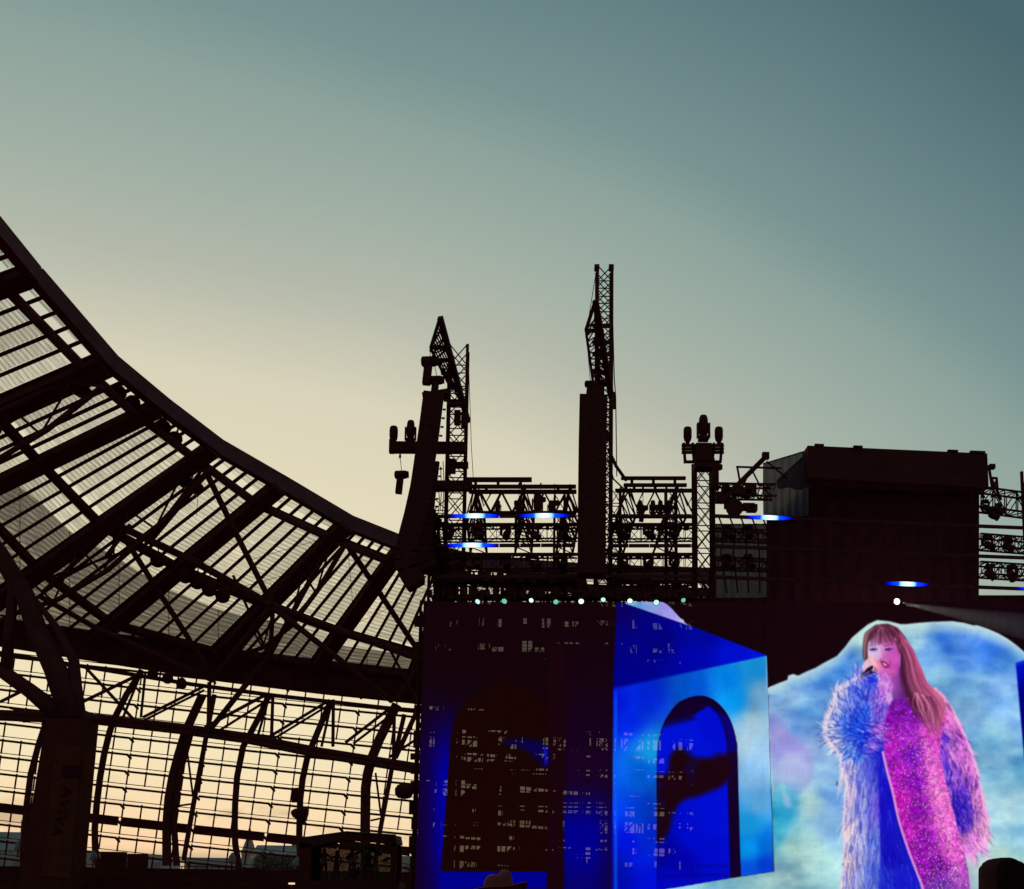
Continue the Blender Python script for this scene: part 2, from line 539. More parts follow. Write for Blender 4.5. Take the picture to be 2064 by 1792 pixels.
def skin(u, v):
    x = -260 + u * 100.0
    return W(x, lerp(ptab(SK, x), ptab(EB, x) + 25, v), lerp(118.0, 114.2, v) - 5.0 * max(0, (500 - x) / 760))


for i in range(19):
    roof_panel(i - .012, i + 1.012, lambda q: 0.0, lambda q: 1.0, 'outer_sheet', M['skin'], 0.10, 0.62, skin)

# struts of the roof: (points in the picture with their distance, radius)
STR = [
    ([(412, 945, 92), (478, 1080, 96), (545, 1212, 99)], .25), ([(232, 1055, 97), (331, 1210, 102), (430, 1365, 107)], .25),
    ([(684, 1075, 99), (765, 1195, 104), (845, 1315, 109)], .26), ([(228, 1055, 97), (388, 1130, 98), (547, 1219, 99)], .32),
    ([(547, 1219, 99), (700, 1276, 103), (850, 1330, 107)], .32), ([(77, 1200, 101), (187, 1262, 103), (430, 1372, 107)], .24),
    ([(547, 1222, 99), (670, 1318, 103), (790, 1413, 108)], .28), ([(547, 1225, 99), (437, 1362, 107)], .34),
    ([(550, 1226, 99), (545, 1315, 102)], .20), ([(675, 1079, 98.5), (610, 1197, 101), (545, 1318, 103)], .24),
    ([(545, 1318, 103), (420, 1475, 108)], .26), ([(470, 1160, 98), (539, 1317, 103)], .12), ([(787, 1312, 106), (843, 1415, 108)], .12),
    ([(847, 1335, 107), (795, 1413, 108)], .2), ([(85, 1195, 101), (232, 1060, 97)], .2), ([(232, 1060, 97), (228, 1115, 99)], .13),
    ([(110, 1160, 100), (300, 1095, 99)], .12), ([(100, 1180, 101), (215, 1120, 99)], .10), ([(215, 1120, 99), (262, 1058, 97.5)], .18),
    ([(0, 830, 86), (120, 775, 85), (160, 735, 84)], .22), ([(-60, 900, 90), (100, 800, 86)], .16), ([(300, 1095, 98), (400, 975, 94)], .2),
    ([(290, 1100, 98), (420, 930, 92)], .13)]
for pts, r in STR:
    MB().path([W(*p) for p in pts], r * 1.0, 8).build('strut', M['steel_tube'], roof)
for a, b in (((400, 985, 94), (396, 1040, 96)), ((500, 1130, 99), (705, 1070, 100)), ((480, 1185, 99), (700, 1125, 100)), ((860, 1190, 104), (690, 1270, 104)), ((700, 1090, 100), (712, 1230, 102))):
    MB().tube(W(*a), W(*b), .022, 5).build('stay_wire', M['cable'], roof)

# ------------------------------------------------------------------ glass facade under the eave
YF = 111.5
LEAN = 0.14


def FA(x, y, dy=0.0):
    return W(x, y, YF + dy - 3.0 * max(0, (350 - x) / 350.0) * 0.8)


def row_y(j, x):
    return 1322 + 34.0 * j + 0.117 * x - 0.000012 * x * x


fac = thing('glass_facade', Vector((-15, YF, 0)), 'tall end wall of overlapping glass panes on dark bowed posts under the stadium eave', 'facade')
NR = 13
PITCHX = 37.3


def col_x(i, y):
    return -190 + i * PITCHX + (1560 - y) * LEAN


def grid(i, j, t=0.0):
    """point of the wall at mullion i and row j+t"""
    x = -190 + i * PITCHX
    for _ in range(4):
        y = lerp(row_y(j, x), row_y(j + 1, x), t)
        x = col_x(i, y)
    return x, y


NCOL = 48
rest_p, rest_m, n_pane = MB(), MB(), 0
for j in range(NR):
    for i in range(NCOL):
        x, y = grid(i, j)
        if x < -70 or x > 1560 or y < ptab(YB, x) - 34 or y > 1790:
            continue
        a, b, c, d = grid(i, j, -.06), grid(i + 1, j, -.06), grid(i + 1, j, .97), grid(i, j, .97)
        hidden = x > 815                          # behind the video wall only a joined rest is built
        if x < 960:
            q_ = [FA(*a, .22), FA(*b, .22), FA(*c, -.10), FA(*d, -.10)]
            if hidden:
                rest_p.slab(q_, .03)
            else:
                MB().slab(q_, .03).build('pane', M['glass'], fac)
                n_pane += 1
        if random.random() > .05:
            p, q = grid(i, j, -.12), grid(i, j, .80)
            if hidden:
                rest_m.bar(FA(*p, -.16), FA(*q, -.24), .13, .10)
            else:
                unit_piece('mullion', FA(*p, -.16), FA(*q, -.24), .13, .10, M['steel'], fac)
rest_p.build('glazing', M['glass'], fac)['kind'] = 'stuff'
rest_m.build('mullion_rest', M['steel'], fac)['kind'] = 'stuff'
print('PANES', n_pane)
for j in range(NR + 1):
    for i in range(0, NCOL, 4):
        xa, ya = grid(i, j)
        xb, yb = grid(i + 4, j)
        if xb < -70 or xa > 1560 or ya < ptab(YB, xa) - 20 or ya > 1800:
            continue
        big = j == 9
        unit_piece('rail', FA(xa, ya, -.35), FA(xb - 6, yb - .7, -.35), .30 if big else .18, .85 if big else .20, M['steel'], fac)
        unit_piece('glazing_lip', FA(xa, ya - 8.5, .3), FA(xb, yb - 8.5, .3), .05, .075, M['steel'], fac)
        if i % 4 == 0:
            unit_piece('bracket', FA(xb - 6, yb - .7, -.4), FA(xb + 1, yb + 7, -1.6), .16, .2, M['steel'], fac)
# bowed posts; the last numbers are radius at top and bottom
POST = [
    ([(286, 1351), (255, 1400), (230, 1449), (221, 1475), (210, 1520), (202, 1565), (195, 1620), (191, 1670), (192, 1721), (204, 1767)], .30),
    ([(408, 1401), (390, 1440), (374, 1475), (360, 1520), (348, 1565), (340, 1610), (336, 1661), (336, 1745)], .42),
    ([(432, 1400), (413, 1498), (392, 1610), (370, 1735)], .24), ([(384, 1480), (362, 1560), (350, 1650), (356, 1745)], .30),
    ([(543, 1399), (525, 1440), (509, 1470), (490, 1505), (478, 1565), (474, 1620), (473, 1661), (474, 1700), (483, 1757)], .30),
    ([(667, 1413), (648, 1457), (630, 1500), (619, 1529), (610, 1570), (605, 1613), (603, 1685), (606, 1760)], .30),
    ([(800, 1420), (787, 1445), (765, 1490), (749, 1529), (741, 1560), (737, 1589), (736, 1675), (738, 1770)], .46),
    ([(815, 1440), (790, 1548), (766, 1675), (752, 1770)], .22),
    ([(93, 1455), (78, 1500), (62, 1560), (54, 1620), (50, 1670), (46, 1720), (48, 1765)], .30),
    ([(-30, 1380), (-60, 1450), (-78, 1540), (-84, 1660), (-80, 1760)], .3)]
for k in range(5):
    x0 = 925 + 128 * k
    POST.append(([(x0, 1425 + 6 * k), (x0 - 22, 1475), (x0 - 45, 1530), (x0 - 56, 1600), (x0 - 60, 1690), (x0 - 58, 1770)], .42 if k % 2 else .3))
for pts, r in POST:
    MB().path([FA(x, y, -2.0) for x, y in pts], r, 8).build('post', M['steel_tube'], fac)
CH = [(-120, 1432), (0, 1437), (192, 1445), (360, 1464), (495, 1483), (640, 1512), (845, 1545), (1100, 1575), (1560, 1610)]
for k, (off, r, dy) in enumerate(((0, .30, -2.6), (11, .22, -3.6), (4, .2, -1.2))):
    for (xa, ya), (xb, yb) in zip(CH, CH[1:]):
        MB().tube(FA(xa, ya + off, dy), FA(xb, yb + off, dy), r, 8).build('chord', M['steel_tube'], fac)
for (xa, ya), (xb, yb) in zip(YB[:-1], YB[1:]):
    MB().tube(FA(xa, ya + 16, -2), FA(xb, yb + 16, -2), .20, 8).build('chord', M['steel_tube'], fac)
BR = [
    ((173, 1346), (271, 1452), .17), ((166, 1415), (284, 1358), .17), ((288, 1446), (410, 1384), .15), ((290, 1452), (412, 1391), .12), ((293, 1355), (284, 1446), .13),
    ((422, 1375), (420, 1480), .2), ((413, 1466), (538, 1399), .17), ((430, 1480), (545, 1408), .13), ((543, 1485), (665, 1411), .15), ((552, 1489), (668, 1418), .12),
    ((696, 1497), (787, 1427), .16), ((712, 1499), (795, 1436), .13), ((785, 1526), (862, 1475), .14), ((550, 1400), (547, 1492), .16), ((672, 1410), (671, 1505), .16),
    ((795, 1420), (793, 1535), .17), ((842, 1430), (797, 1528), .25), ((286, 1353), (248, 1446), .13), ((543, 1403), (520, 1482), .13), ((668, 1417), (648, 1505), .13),
    ((378, 1520), (389, 1605), .10), ((346, 1626), (390, 1620), .10), ((757, 1558), (768, 1645), .10), ((747, 1654), (766, 1650), .10), ((0, 1415), (60, 1385), .16), ((20, 1427), (70, 1440), .12),
    ((860, 1540), (925, 1430), .16), ((930, 1555), (1050, 1440), .16), ((1060, 1565), (1180, 1445), .16), ((1190, 1580), (1310, 1450), .16), ((1050, 1435), (1046, 1565), .16), ((1180, 1440), (1176, 1578), .16)]
for a, b, r in BR:
    MB().tube(FA(*a, -2.4), FA(*b, -2.4), r, 6).build('brace', M['steel_tube'], fac)

# ------------------------------------------------------------------ branching column with the vertical banner
YC = 96.0
colu = thing('support_column', Vector((W(90, 1600, YC).x, YC, 0)), 'massive leaning column splitting into branches, with AVIVA written down its side', 'column')
cb = MB()
top = [W(93, 1447, YC), W(177, 1450, YC)]
bl, br = W(35, 1800, YC), W(144, 1800, YC)
kz = (top[0].z) / (top[0].z - bl.z)
bl = top[0] + (bl - top[0]) * kz
br = top[1] + (br - top[1]) * kz
cb.slab([top[0], top[1], br, bl], 2.6).build('shaft', M['column'], colu)
for pts, rr in (([(150, 1452), (112, 1350), (74, 1268), (50, 1200), (0, 1118), (-60, 1040)], [1.15, .95, .85, .8, .75, .7]),
                ([(126, 1446), (60, 1392), (0, 1350), (-80, 1300)], [.8, .62, .55, .5]),
                ([(156, 1450), (154, 1390), (149, 1331), (112, 1262), (60, 1195)], [.75, .5, .45, .3, .22]),
                ([(12, 1352), (26, 1197), (30, 1150)], [.5, .42, .4]),
                ([(150, 1446), (192, 1447), (205, 1449)], [.9, .3, .2])):
    MB().path([W(x, y, YC + 1.2) for x, y in pts], rr, 12).build('branch', M['steel_tube'], colu, True)
bn = [W(112, 1500, YC - .06), W(164, 1503, YC - .06), W(142, 1770, YC - .06), W(84, 1765, YC - .06)]
MB().slab(bn, .05).build('banner', M['banner'], colu)
MB().slab([W(127, 1541, YC - .12), W(164, 1543, YC - .12), W(161, 1569, YC - .12), W(124, 1567, YC - .12)], .04).build('logo_patch', M['letter_y'], colu)
tcv = bpy.data.curves.new('lettering', 'FONT')
tcv.body = 'AVIVA'
tcv.size = 1.0
tcv.extrude = 0.02
tcv.space_character = 1.12
tobj = bpy.data.objects.new('lettering', tcv)
COL.objects.link(tobj)
dg = bpy.context.evaluated_depsgraph_get()
tm = bpy.data.meshes.new_from_object(tobj.evaluated_get(dg))
bpy.data.objects.remove(tobj)
tm.name = 'lettering'
tm.materials.clear()
tm.materials.append(M['letter'])
xs = [v.co.x for v in tm.vertices]
ys = [v.co.y for v in tm.vertices]
pa, pb = W(147, 1588, YC - .12), W(123, 1688, YC - .12)      # writing runs downwards
dirx = (pb - pa)
diry = Vector((0, -1, 0)).cross(dirx).normalized()
hgt = (W(145, 1600, YC) - W(125, 1600, YC)).length
kx, ky = dirx.length / (max(xs) - min(xs)), hgt / (max(ys) - min(ys))
if diry.x < 0:
    diry = -diry
for v in tm.vertices:
    q = pa + dirx.normalized() * ((v.co.x - min(xs)) * kx) - diry * hgt + diry * ((v.co.y - min(ys)) * ky) + Vector((0, -v.co.z, 0))
    v.co = q - world_loc(colu)
lo = bpy.data.objects.new('lettering', tm)
COL.objects.link(lo)
lo.parent = colu

# ------------------------------------------------------------------ things hung in the roof
def pendant(x, y, Y, r, label, group, drop=.9):
    p = W(x, y, Y)
    t = thing('pendant_speaker', p, label, 'loudspeaker', group)
    MB().lathe(p - Vector((0, 0, r)), [(r * .35, 0), (r * .8, r * .25), (r, r * .9), (r * .92, r * 1.4), (r * .5, r * 1.95), (r * .2, r * 2.1)], 12).build('shell', M['black_box'], t, True)
    MB().tube(p + Vector((0, 0, r)), p + Vector((0, 0, r + drop)), .06, 6).build('drop_rod', M['black_steel'], t)


for x, y, Y in ((318, 1128, 100), (374, 1160, 100), (398, 1172, 100.5), (422, 1187, 101), (449, 1200, 101.5)):
    pendant(x, y, Y, .66, 'round black loudspeaker hung in the row below the translucent roof sheets', 'speakers hung under the roof')
for x, y, Y in ((308, 1358, 106), (338, 1367, 106.4), (366, 1378, 106.8)):
    pendant(x, y, Y, .5, 'round black loudspeaker hung just below the eave in front of the glass wall', 'speakers hung under the eave', .6)
for x, y, Y, lab in ((155, 782, 86, 'square black floodlight box hung from the roof truss near the high rim'), (385, 978, 94, 'square black floodlight box with long wire hung from the roof truss beside the strut')):
    p = W(x, y, Y)
    t = thing('floodlight', p, lab, 'floodlight')
    b_ = MB()
    b_.bar(p + Vector((-.75, 0, .42)), p + Vector((.75, 0, -.42)), .9, .95).build('housing', M['black_box'], t)
    MB().tube(p + Vector((0, 0, .4)), p + Vector((.25, 0, 1.6)), .07).build('hanger', M['black_steel'], t)
for x, y, Y in ((240, 792, 87), (268, 812, 88), (296, 838, 89), (330, 862, 90), (353, 884, 91)):
    p = W(x, y, Y)
    t = thing('floodlight', p, 'round floodlight with its hood clamped along the inner roof rim', 'floodlight', 'floodlights along the roof rim')
    MB().lathe(p, [(.2, -.35), (.55, -.2), (.62, .25), (.4, .45)], 12, (.2, -1, -.5)).build('hood', M['black_box'], t, True)
    MB().tube(p, p + Vector((.1, .3, .9)), .09).build('arm', M['black_steel'], t)
p = W(605, 1640, 109)
t = thing('wall_speaker', p, 'black horn loudspeaker strapped to a bowed post of the glass wall', 'loudspeaker')
MB().lathe(p + Vector((-.7, -.6, .1)), [(.15, 0), (.4, .25), (.75, 1.3), (.8, 1.4)], 10, (1, -.1, -.25)).build('horn', M['black_box'], t, True)
MB().bar(p + Vector((-.4, -.4, 1.0)), p + Vector((-.5, -.4, 2.3)), .6, .6).build('bracket', M['black_steel'], t)

# ------------------------------------------------------------------ lower stand, kiosks, skyline beyond the glass
st = thing('seating_stand', Vector((-15, 100, 0)), 'dark empty seating terrace below the glass wall', 'stand')
for k in range(9):
    y0 = 92 + k * 1.6
    h = W(400, 1752 - 0.0, 106).z * (k + 1) / 9
    MB().box((-25, y0 + .8, h / 2), (70, 1.6, h)).build('step', M['concrete'], st)
for x, y, wd in ((228, 1733, 2.0), (277, 1737, 1.5), (80, 1737, 3.0)):
    p = W(x, 1752, 106.8)
    q = W(x, y - 9, 106.8)
    t = MB().box((p.x, p.y, (p.z + q.z) / 2), (wd, 1.2, q.z - p.z + .6))
    o = t.build('exit_hood', M['concrete'], st)
M['pale'] = mat_plain('pale_plastic', (0.5, 0.42, 0.33), 0.5, 0, .1)
for x, y in ((187, 1729), (467, 1733), (598, 1741), (36, 1708)):
    p = W(x, y + 12, 107.4)
    t = thing('post_lamp', p, 'small pale cone topped lamp at the foot of a bowed post', 'lamp', 'cone lamps along the terrace edge')
    MB().lathe(p, [(.30, .3), (.34, .34), (.30, .8), (.1, 1.1), (.02, 1.2)], 10).build('cone', M['pale'], t, True)
    MB().tube(p + Vector((0, 0, -.4)), p + Vector((0, 0, .32)), .07).build('stem', M['black_steel'], t)
rl = thing('terrace_rail', W(430, 1752, 107), 'thin dark handrail along the top of the terrace', 'railing')
for k in range(16):
    x = 365 + k * 15
    unit_piece('baluster', W(x, 1762, 107), W(x + 1.5, 1746 + .02 * (x - 365), 107), .06, .06, M['steel'], rl)
unit_piece('handrail', W(362, 1746, 107), W(600, 1752, 107), .08, .08, M['steel'], rl)

M['haze_a'] = mat_plain('far_haze_grey', (0.95, 0.66, 0.48), 0.9, 0, .12, .05)  # distance haze is put into these pale colours, there is no hazy air
M['haze_b'] = mat_plain('far_haze_pale', (0.95, 0.74, 0.58), 0.9, 0, .12, .05)
M['haze_c'] = mat_plain('far_haze_dark', (0.60, 0.42, 0.34), 0.9, 0, .15, .05)


def far_block(name, x0, x1, ytop, Y, mat, label, cat, pitched=False):
    a, b = W(x0, ytop, Y), W(x1, ytop, Y)
    t = thing(name, Vector(((a.x + b.x) / 2, Y, 0)), label, cat)
    w, cx = abs(b.x - a.x), (a.x + b.x) / 2
    z = a.z
    MB().box((cx, Y + 8, z / 2), (w, 16, z)).build('wall', mat, t)
    if pitched:
        r = MB()
        v = [Vector((cx - w / 2, Y - .5, z)), Vector((cx + w / 2, Y - .5, z)), Vector((cx + w / 2, Y + 16.5, z)), Vector((cx - w / 2, Y + 16.5, z)), Vector((cx - w / 2, Y + 8, z + w * .22)), Vector((cx + w / 2, Y + 8, z + w * .22))]
        r.quadmesh(v, [(0, 1, 5, 4), (2, 3, 4, 5), (1, 2, 5), (3, 0, 4), (3, 2, 1, 0)]).build('roof', M['haze_c'], t)
        MB().box((cx + w * .3, Y + 8, z + w * .26), (w * .08, 1.5, w * .2)).build('chimney', M['haze_c'], t)
    n = max(2, int(w / 6))
    for k in range(n):
        unit_piece('window', Vector((cx - w / 2 + (k + .5) * w / n, Y - .05, z * .55)), Vector((cx - w / 2 + (k + .5) * w / n, Y - .05, z * .8)), w / n * .4, .2, M['haze_c'], t)
    return t


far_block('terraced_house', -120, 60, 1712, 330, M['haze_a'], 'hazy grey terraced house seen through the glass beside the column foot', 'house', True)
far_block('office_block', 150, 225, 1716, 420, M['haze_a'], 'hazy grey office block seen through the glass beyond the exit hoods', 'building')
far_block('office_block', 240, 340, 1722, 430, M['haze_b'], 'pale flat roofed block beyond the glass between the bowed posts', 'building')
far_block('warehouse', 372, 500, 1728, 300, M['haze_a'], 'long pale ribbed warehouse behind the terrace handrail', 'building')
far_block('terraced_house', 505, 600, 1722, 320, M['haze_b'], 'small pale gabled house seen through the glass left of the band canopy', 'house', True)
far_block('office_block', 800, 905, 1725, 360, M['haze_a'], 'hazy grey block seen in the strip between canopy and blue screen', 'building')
p = W(501, 1722, 330)
t = thing('church_spire', Vector((p.x, 330, 0)), 'distant thin church spire behind the glass wall', 'spire')
MB().box((p.x, 330, p.z / 2), (3.2, 3.2, p.z)).build('tower', M['haze_c'], t)
MB().lathe((p.x, 330, p.z), [(2.3, 0), (.9, 4.0), (.08, 8.0)], 8).build('spire', M['haze_c'], t)
M['far_leaf'] = mat_plain('far_foliage', (0.30, 0.22, 0.15), 0.9, 0, .3, .3)


def far_tree(x, ytop, Y, label):
    p = W(x, ytop, Y)
    t = thing('tree', Vector((p.x, Y, 0)), label, 'tree', 'far trees beyond the glass wall')
    MB().tube((p.x, Y, 0), (p.x, Y, p.z * .6), .35, 6, .15).build('trunk', M['haze_c'], t)
    rnd = random.Random(int(x))
    c = MB()
    for _ in range(900):
        a, e, r = rnd.uniform(0, 6.28), rnd.uniform(-1, 1), rnd.random() ** .4
        q = Vector((p.x + math.cos(a) * 3.2 * r * math.sqrt(1 - e * e), Y + math.sin(a) * 3.2 * r, p.z * .72 + e * p.z * .26 * r))
        s = rnd.uniform(.25, .5)
        d1 = Vector((rnd.uniform(-1, 1), rnd.uniform(-1, 1), rnd.uniform(-1, 1))).normalized() * s
        d2 = d1.orthogonal().normalized() * s
        c.quadmesh([q - d1, q + d2, q + d1, q - d2], [(0, 1, 2, 3)])
    c.build('crown', M['far_leaf'], t)


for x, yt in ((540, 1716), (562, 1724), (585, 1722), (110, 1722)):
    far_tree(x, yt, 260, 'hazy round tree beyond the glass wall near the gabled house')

# ------------------------------------------------------------------ stage: shared builders
YS = 60.0


def lattice(mb, p0, p1, w, h, n, r, up=None, cross=False):
    """zigzag members between four chords"""
    p0, p1 = Vector(p0), Vector(p1)
    d, sx, sy = mb.frame(p0, p1, up)
    c = [sx * (w / 2) + sy * (h / 2), sx * (w / 2) - sy * (h / 2), -sx * (w / 2) - sy * (h / 2), -sx * (w / 2) + sy * (h / 2)]
    for i in range(n):
        a, b = p0.lerp(p1, i / n), p0.lerp(p1, (i + 1) / n)
        for k in range(4):
            k2 = (k + 1) % 4
            s_, e_ = (k, k2) if (i + k) % 2 else (k2, k)
            mb.bar(a + c[s_], b + c[e_], r)
            mb.bar(a + c[k], a + c[k2], r)
            if cross:
                mb.bar(a + c[e_], b + c[s_], r)
    return c


def truss(name, p0, p1, w, h, n, label, cat='truss', group=None, rc=.035, rl=.03, up=None, parent=None, cross=False):
    p0, p1 = Vector(p0), Vector(p1)
    t = parent or thing(name, Vector((p0.x, p0.y, min(p0.z, p1.z))), label, cat, group)
    mb = MB()
    c = lattice(mb, p0, p1, w, h, n, rl, up, cross)
    mb.build('lacing', M['black_steel'], t)
    for k in c:
        MB().tube(p0 + k, p1 + k, rc, 6).build('chord', M['black_steel'], t)
    return t


def PX(n, Y=YS):
    return n * Y / FPX


# moving head lamp, prototype at the origin; hangs from z = 0 downwards
M['lens_dark'] = mat_plain('dark_lens', (0.02, 0.012, 0.02), 0.1, 0, .1)
M['lens_mint'] = mat_emit('mint_lens', (178, 250, 226), 1.3)
M['lens_mint2'] = mat_emit('dim_mint_lens', (120, 215, 185), .9)
M['lens_mint3'] = mat_emit('pale_mint_lens', (215, 255, 240), 1.6)


def make_head(s, lens):
    t = bpy.data.objects.new('moving_light', None)
    COL.objects.link(t)
    MB().box((0, 0, -.09 * s), (.42 * s, .36 * s, .16 * s)).build('base', M['black_box'], t)
    y = MB()
    y.box((-.25 * s, 0, -.34 * s), (.07 * s, .2 * s, .42 * s)).box((.25 * s, 0, -.34 * s), (.07 * s, .2 * s, .42 * s)).box((0, 0, -.19 * s), (.5 * s, .2 * s, .06 * s))
    y.build('yoke', M['black_box'], t)
    hd = MB().lathe((0, .22 * s, -.36 * s), [(.12 * s, 0), (.19 * s, .06 * s), (.21 * s, .3 * s), (.17 * s, .5 * s), (.2 * s, .62 * s)], 12, (.25, -.75, -.6)).build('head', M['black_box'], t, True)
    ax = Vector((.25, -.75, -.6)).normalized()
    MB().lathe(Vector((0, .22 * s, -.36 * s)) + ax * (.622 * s), [(.165 * s, 0), (.1 * s, .03 * s), (.01, .04 * s)], 12, ax).build('lens', lens, hd)
    return t


HEADS = {}


def moving_light(p, s=1.0, label='', group=None, lit=False, rz=0.0, upright=False):
    key = (s, lit if isinstance(lit, str) else bool(lit))
    if key not in HEADS:
        HEADS[key] = o = make_head(s, M[lit] if isinstance(lit, str) else M['lens_dark'])
    else:
        o = copy_tree(HEADS[key])
    o.location = p
    o.rotation_euler = (math.pi if upright else 0.0, 0, rz)
    tag(o, label, 'stage light', group)
    return o


def wash_up(p, s, label, group=None):
    """upright beam lamp standing on a frame"""
    t = thing('moving_light', p, label, 'stage light', group)
    MB().box(p + Vector((0, 0, .08 * s)), (.4 * s, .4 * s, .16 * s)).build('base', M['black_box'], t)
    y = MB()
    for k in (-1, 1):
        y.box(p + Vector((k * .23 * s, 0, .42 * s)), (.07 * s, .22 * s, .6 * s))
    y.build('yoke', M['black_box'], t)
    MB().lathe(p + Vector((0, 0, .2 * s)), [(.12 * s, 0), (.18 * s, .1 * s), (.2 * s, .45 * s), (.17 * s, .75 * s), (.13 * s, .85 * s)], 12).build('head', M['black_box'], t, True)


def beam_lamp(p, s, label, group=None):
    t = thing('beam_lamp', p, label, 'stage light', group)
    MB().lathe(p, [(.12 * s, 0), (.2 * s, .1 * s), (.24 * s, .3 * s), (.24 * s, .72 * s), (.2 * s, .86 * s), (.12 * s, .9 * s)], 12).build('barrel', M['black_box'], t, True)
    MB().box(p + Vector((0, 0, -.03)), (.22 * s, .22 * s, .1 * s)).build('foot', M['black_box'], t)


def hoist(p, top, s, label, group=None):
    t = thing('chain_hoist', p, label, 'hoist', group)
    MB().lathe(p + Vector((-.34 * s, 0, .35 * s)), [(.10 * s, 0), (.2 * s, .05 * s), (.2 * s, .5 * s), (.15 * s, .68 * s)], 10, (1, 0, .05)).build('motor', M['black_box'], t, True)
    MB().bar(p + Vector((-.05 * s, 0, .3 * s)), p + Vector((-.12 * s, 0, -.55 * s)), .3 * s, .3 * s).build('chain_bag', M['black_box'], t)
    MB().tube(p + Vector((0, 0, .5 * s)), top, .018, 5).build('chain', M['cable'], t)
    MB().lathe(p.lerp(top, .9), [(.03, -.1), (.07, 0), (.03, .2)], 8).build('hook', M['cable'], t)


def line_array(pts, Y, w, depth, n, label, name='line_array'):
    """boxes hung one below the other along the picture points"""
    P = [W(x, y, Y) for x, y in pts]
    d = [0]
    for a, b in zip(P, P[1:]):
        d.append(d[-1] + (b - a).length)

    def at(s):
        for i in range(len(P) - 1):
            if s <= d[i + 1] or i == len(P) - 2:
                return P[i].lerp(P[i + 1], (s - d[i]) / (d[i + 1] - d[i]))
    t = thing(name, P[0], label, 'speaker array')
    for k in range(n):
        a, b = at(d[-1] * k / n), at(d[-1] * (k + .985) / n)
        v = []
        dd, sx, sy = MB().frame(a, b, up=(0, 1, 0))
        if sx.x < 0:
            sx = -sx
        for p in (a, b):
            for ex, ey, kx in ((-1, -1, 1.0), (1, -1, 1.0), (1, 1, .82), (-1, 1, .82)):
                v.append(p + sx * (ex * w / 2 * kx) + Vector((0, ey * depth / 2, 0)))
        o = MB().quadmesh(v, [(0, 3, 2, 1), (4, 5, 6, 7), (0, 1, 5, 4), (1, 2, 6, 5), (2, 3, 7, 6), (3, 0, 4, 7)])
        # rear rigging lug on the right
        o.box(a.lerp(b, .5) + sx * (w / 2 + .05), (.16, .1, .07))
        o.build('speaker_box', M['black_box'], t)
    return t, P


# ------------------------------------------------------------------ left speaker tower
def vtower(name, xc, ytop, Y, wpx, n, label, ybot=1800):
    tp = W(xc, ytop, Y)
    w = PX(wpx, Y)
    return truss(name, (tp.x, Y, 0), tp, w, w, n, label, 'tower', None, .085, .05, None, None, True)


T1 = vtower('lattice_tower', 925, 702, 62.5, 38, 26, 'slim lattice tower with a pointed head frame carrying the curved speaker array')
h1 = {k: W(*v) for k, v in {'ap': (887, 640, 57), 'l': (868, 702, 58), 'l2': (905, 775, 61), 'r': (943, 850, 62), 'rt': (925, 790, 62), 'm': (904, 703, 59.5), 'tl': (910, 702, 62), 'm2': (909, 720, 60.2), 'm3': (918, 745, 61)}.items()}
hf = MB()
hf.bar(h1['ap'], h1['r'], .26, .3).bar(h1['ap'], h1['l'], .14)
hf.bar(h1['l'], h1['m'], .12).bar(h1['l'], h1['l2'], .12).bar(h1['l2'], h1['rt'], .15)
hf.build('head_frame', M['black_steel'], T1)
hl = MB()
for k in range(7):
    a = h1['ap'].lerp(h1['r'], .08 + .1 * k)
    b = h1['l'].lerp(h1['l2'], .0 + .14 * k)
    hl.bar(a, b, .075).bar(h1['ap'].lerp(h1['l'], .15 + .12 * k), h1['ap'].lerp(h1['r'], .30 + .1 * k), .06)
    if k:
        hl.bar(h1['l'].lerp(h1['l2'], .14 * (k - 1)), a, .055)
for k in range(3):
    y = 700 + k * 18
    hl.bar(W(872 + 9 * k, y + k * 8, 58 + k), W(907 + 4 * k, y + k * 8, 60 + .3 * k), .12, .2)
hl.build('head_lacing', M['black_steel'], T1)
cr = MB()
cr.bar(W(786, 893 + 9, 60.5), W(938, 893 + 10, 60.5), .55, .50)
cr.build('cross_arm', M['black_steel'], T1)
MB().box(W(790, 900, 60.5), (.28, .4, .7)).build('arm_end_plate', M['black_steel'], T1)
MB().bar(W(876, 980, 61), W(952, 980, 61), .5, .48).build('cross_arm', M['black_steel'], T1)
MB().bar(W(905, 812, 61), W(944, 812, 61), .3, .3).build('cross_arm', M['black_steel'], T1)
MB().bar(W(905, 938, 61.6), W(944, 938, 61.6), .3, .3).build('cross_arm', M['black_steel'], T1)
for x, y in ((922, 842), (936, 848), (912, 940)):
    MB().box(W(x, y, 61.2), (.35, .35, .75)).build('junction_box', M['black_box'], T1)
MB().path([W(945, 745, 61.5), W(950, 900, 61), W(954, 966, 60.5)], .018, 5).build('guy_wire', M['cable'], T1)
for x, y0, y1 in ((888, 940, 1030), (893, 930, 1032), (899, 940, 1030), (884, 985, 1035)):
    MB().path([W(x, y0, 61.2), W(x + 2, (y0 + y1) / 2, 61.2), W(x - 1, y1, 61.2)], .025, 5).build('cable_drop', M['cable'], T1)
A1, P1 = line_array([(876, 797), (868, 860), (858, 930), (850, 985), (838, 1040), (826, 1085), (818, 1120), (820, 1148), (840, 1182)], 58.5, PX(43), 1.0, 22, 'curved black speaker array hanging in a J shape from the pointed tower')
A2, P2 = line_array([(866, 935), (858, 1000), (852, 1060), (852, 1110), (862, 1150)], 61.0, PX(46), .9, 14, 'shorter straight black speaker array hidden behind the J shaped one')
bf = MB().bar(W(852, 802, 58.5), W(903, 794, 58.5), .9, .22)
bf.build('bumper_frame', M['black_steel'], A1)
hoist(W(866, 747, 58.5), h1['l'], 1.35, 'chain hoist dangling free from the pointed tower head')
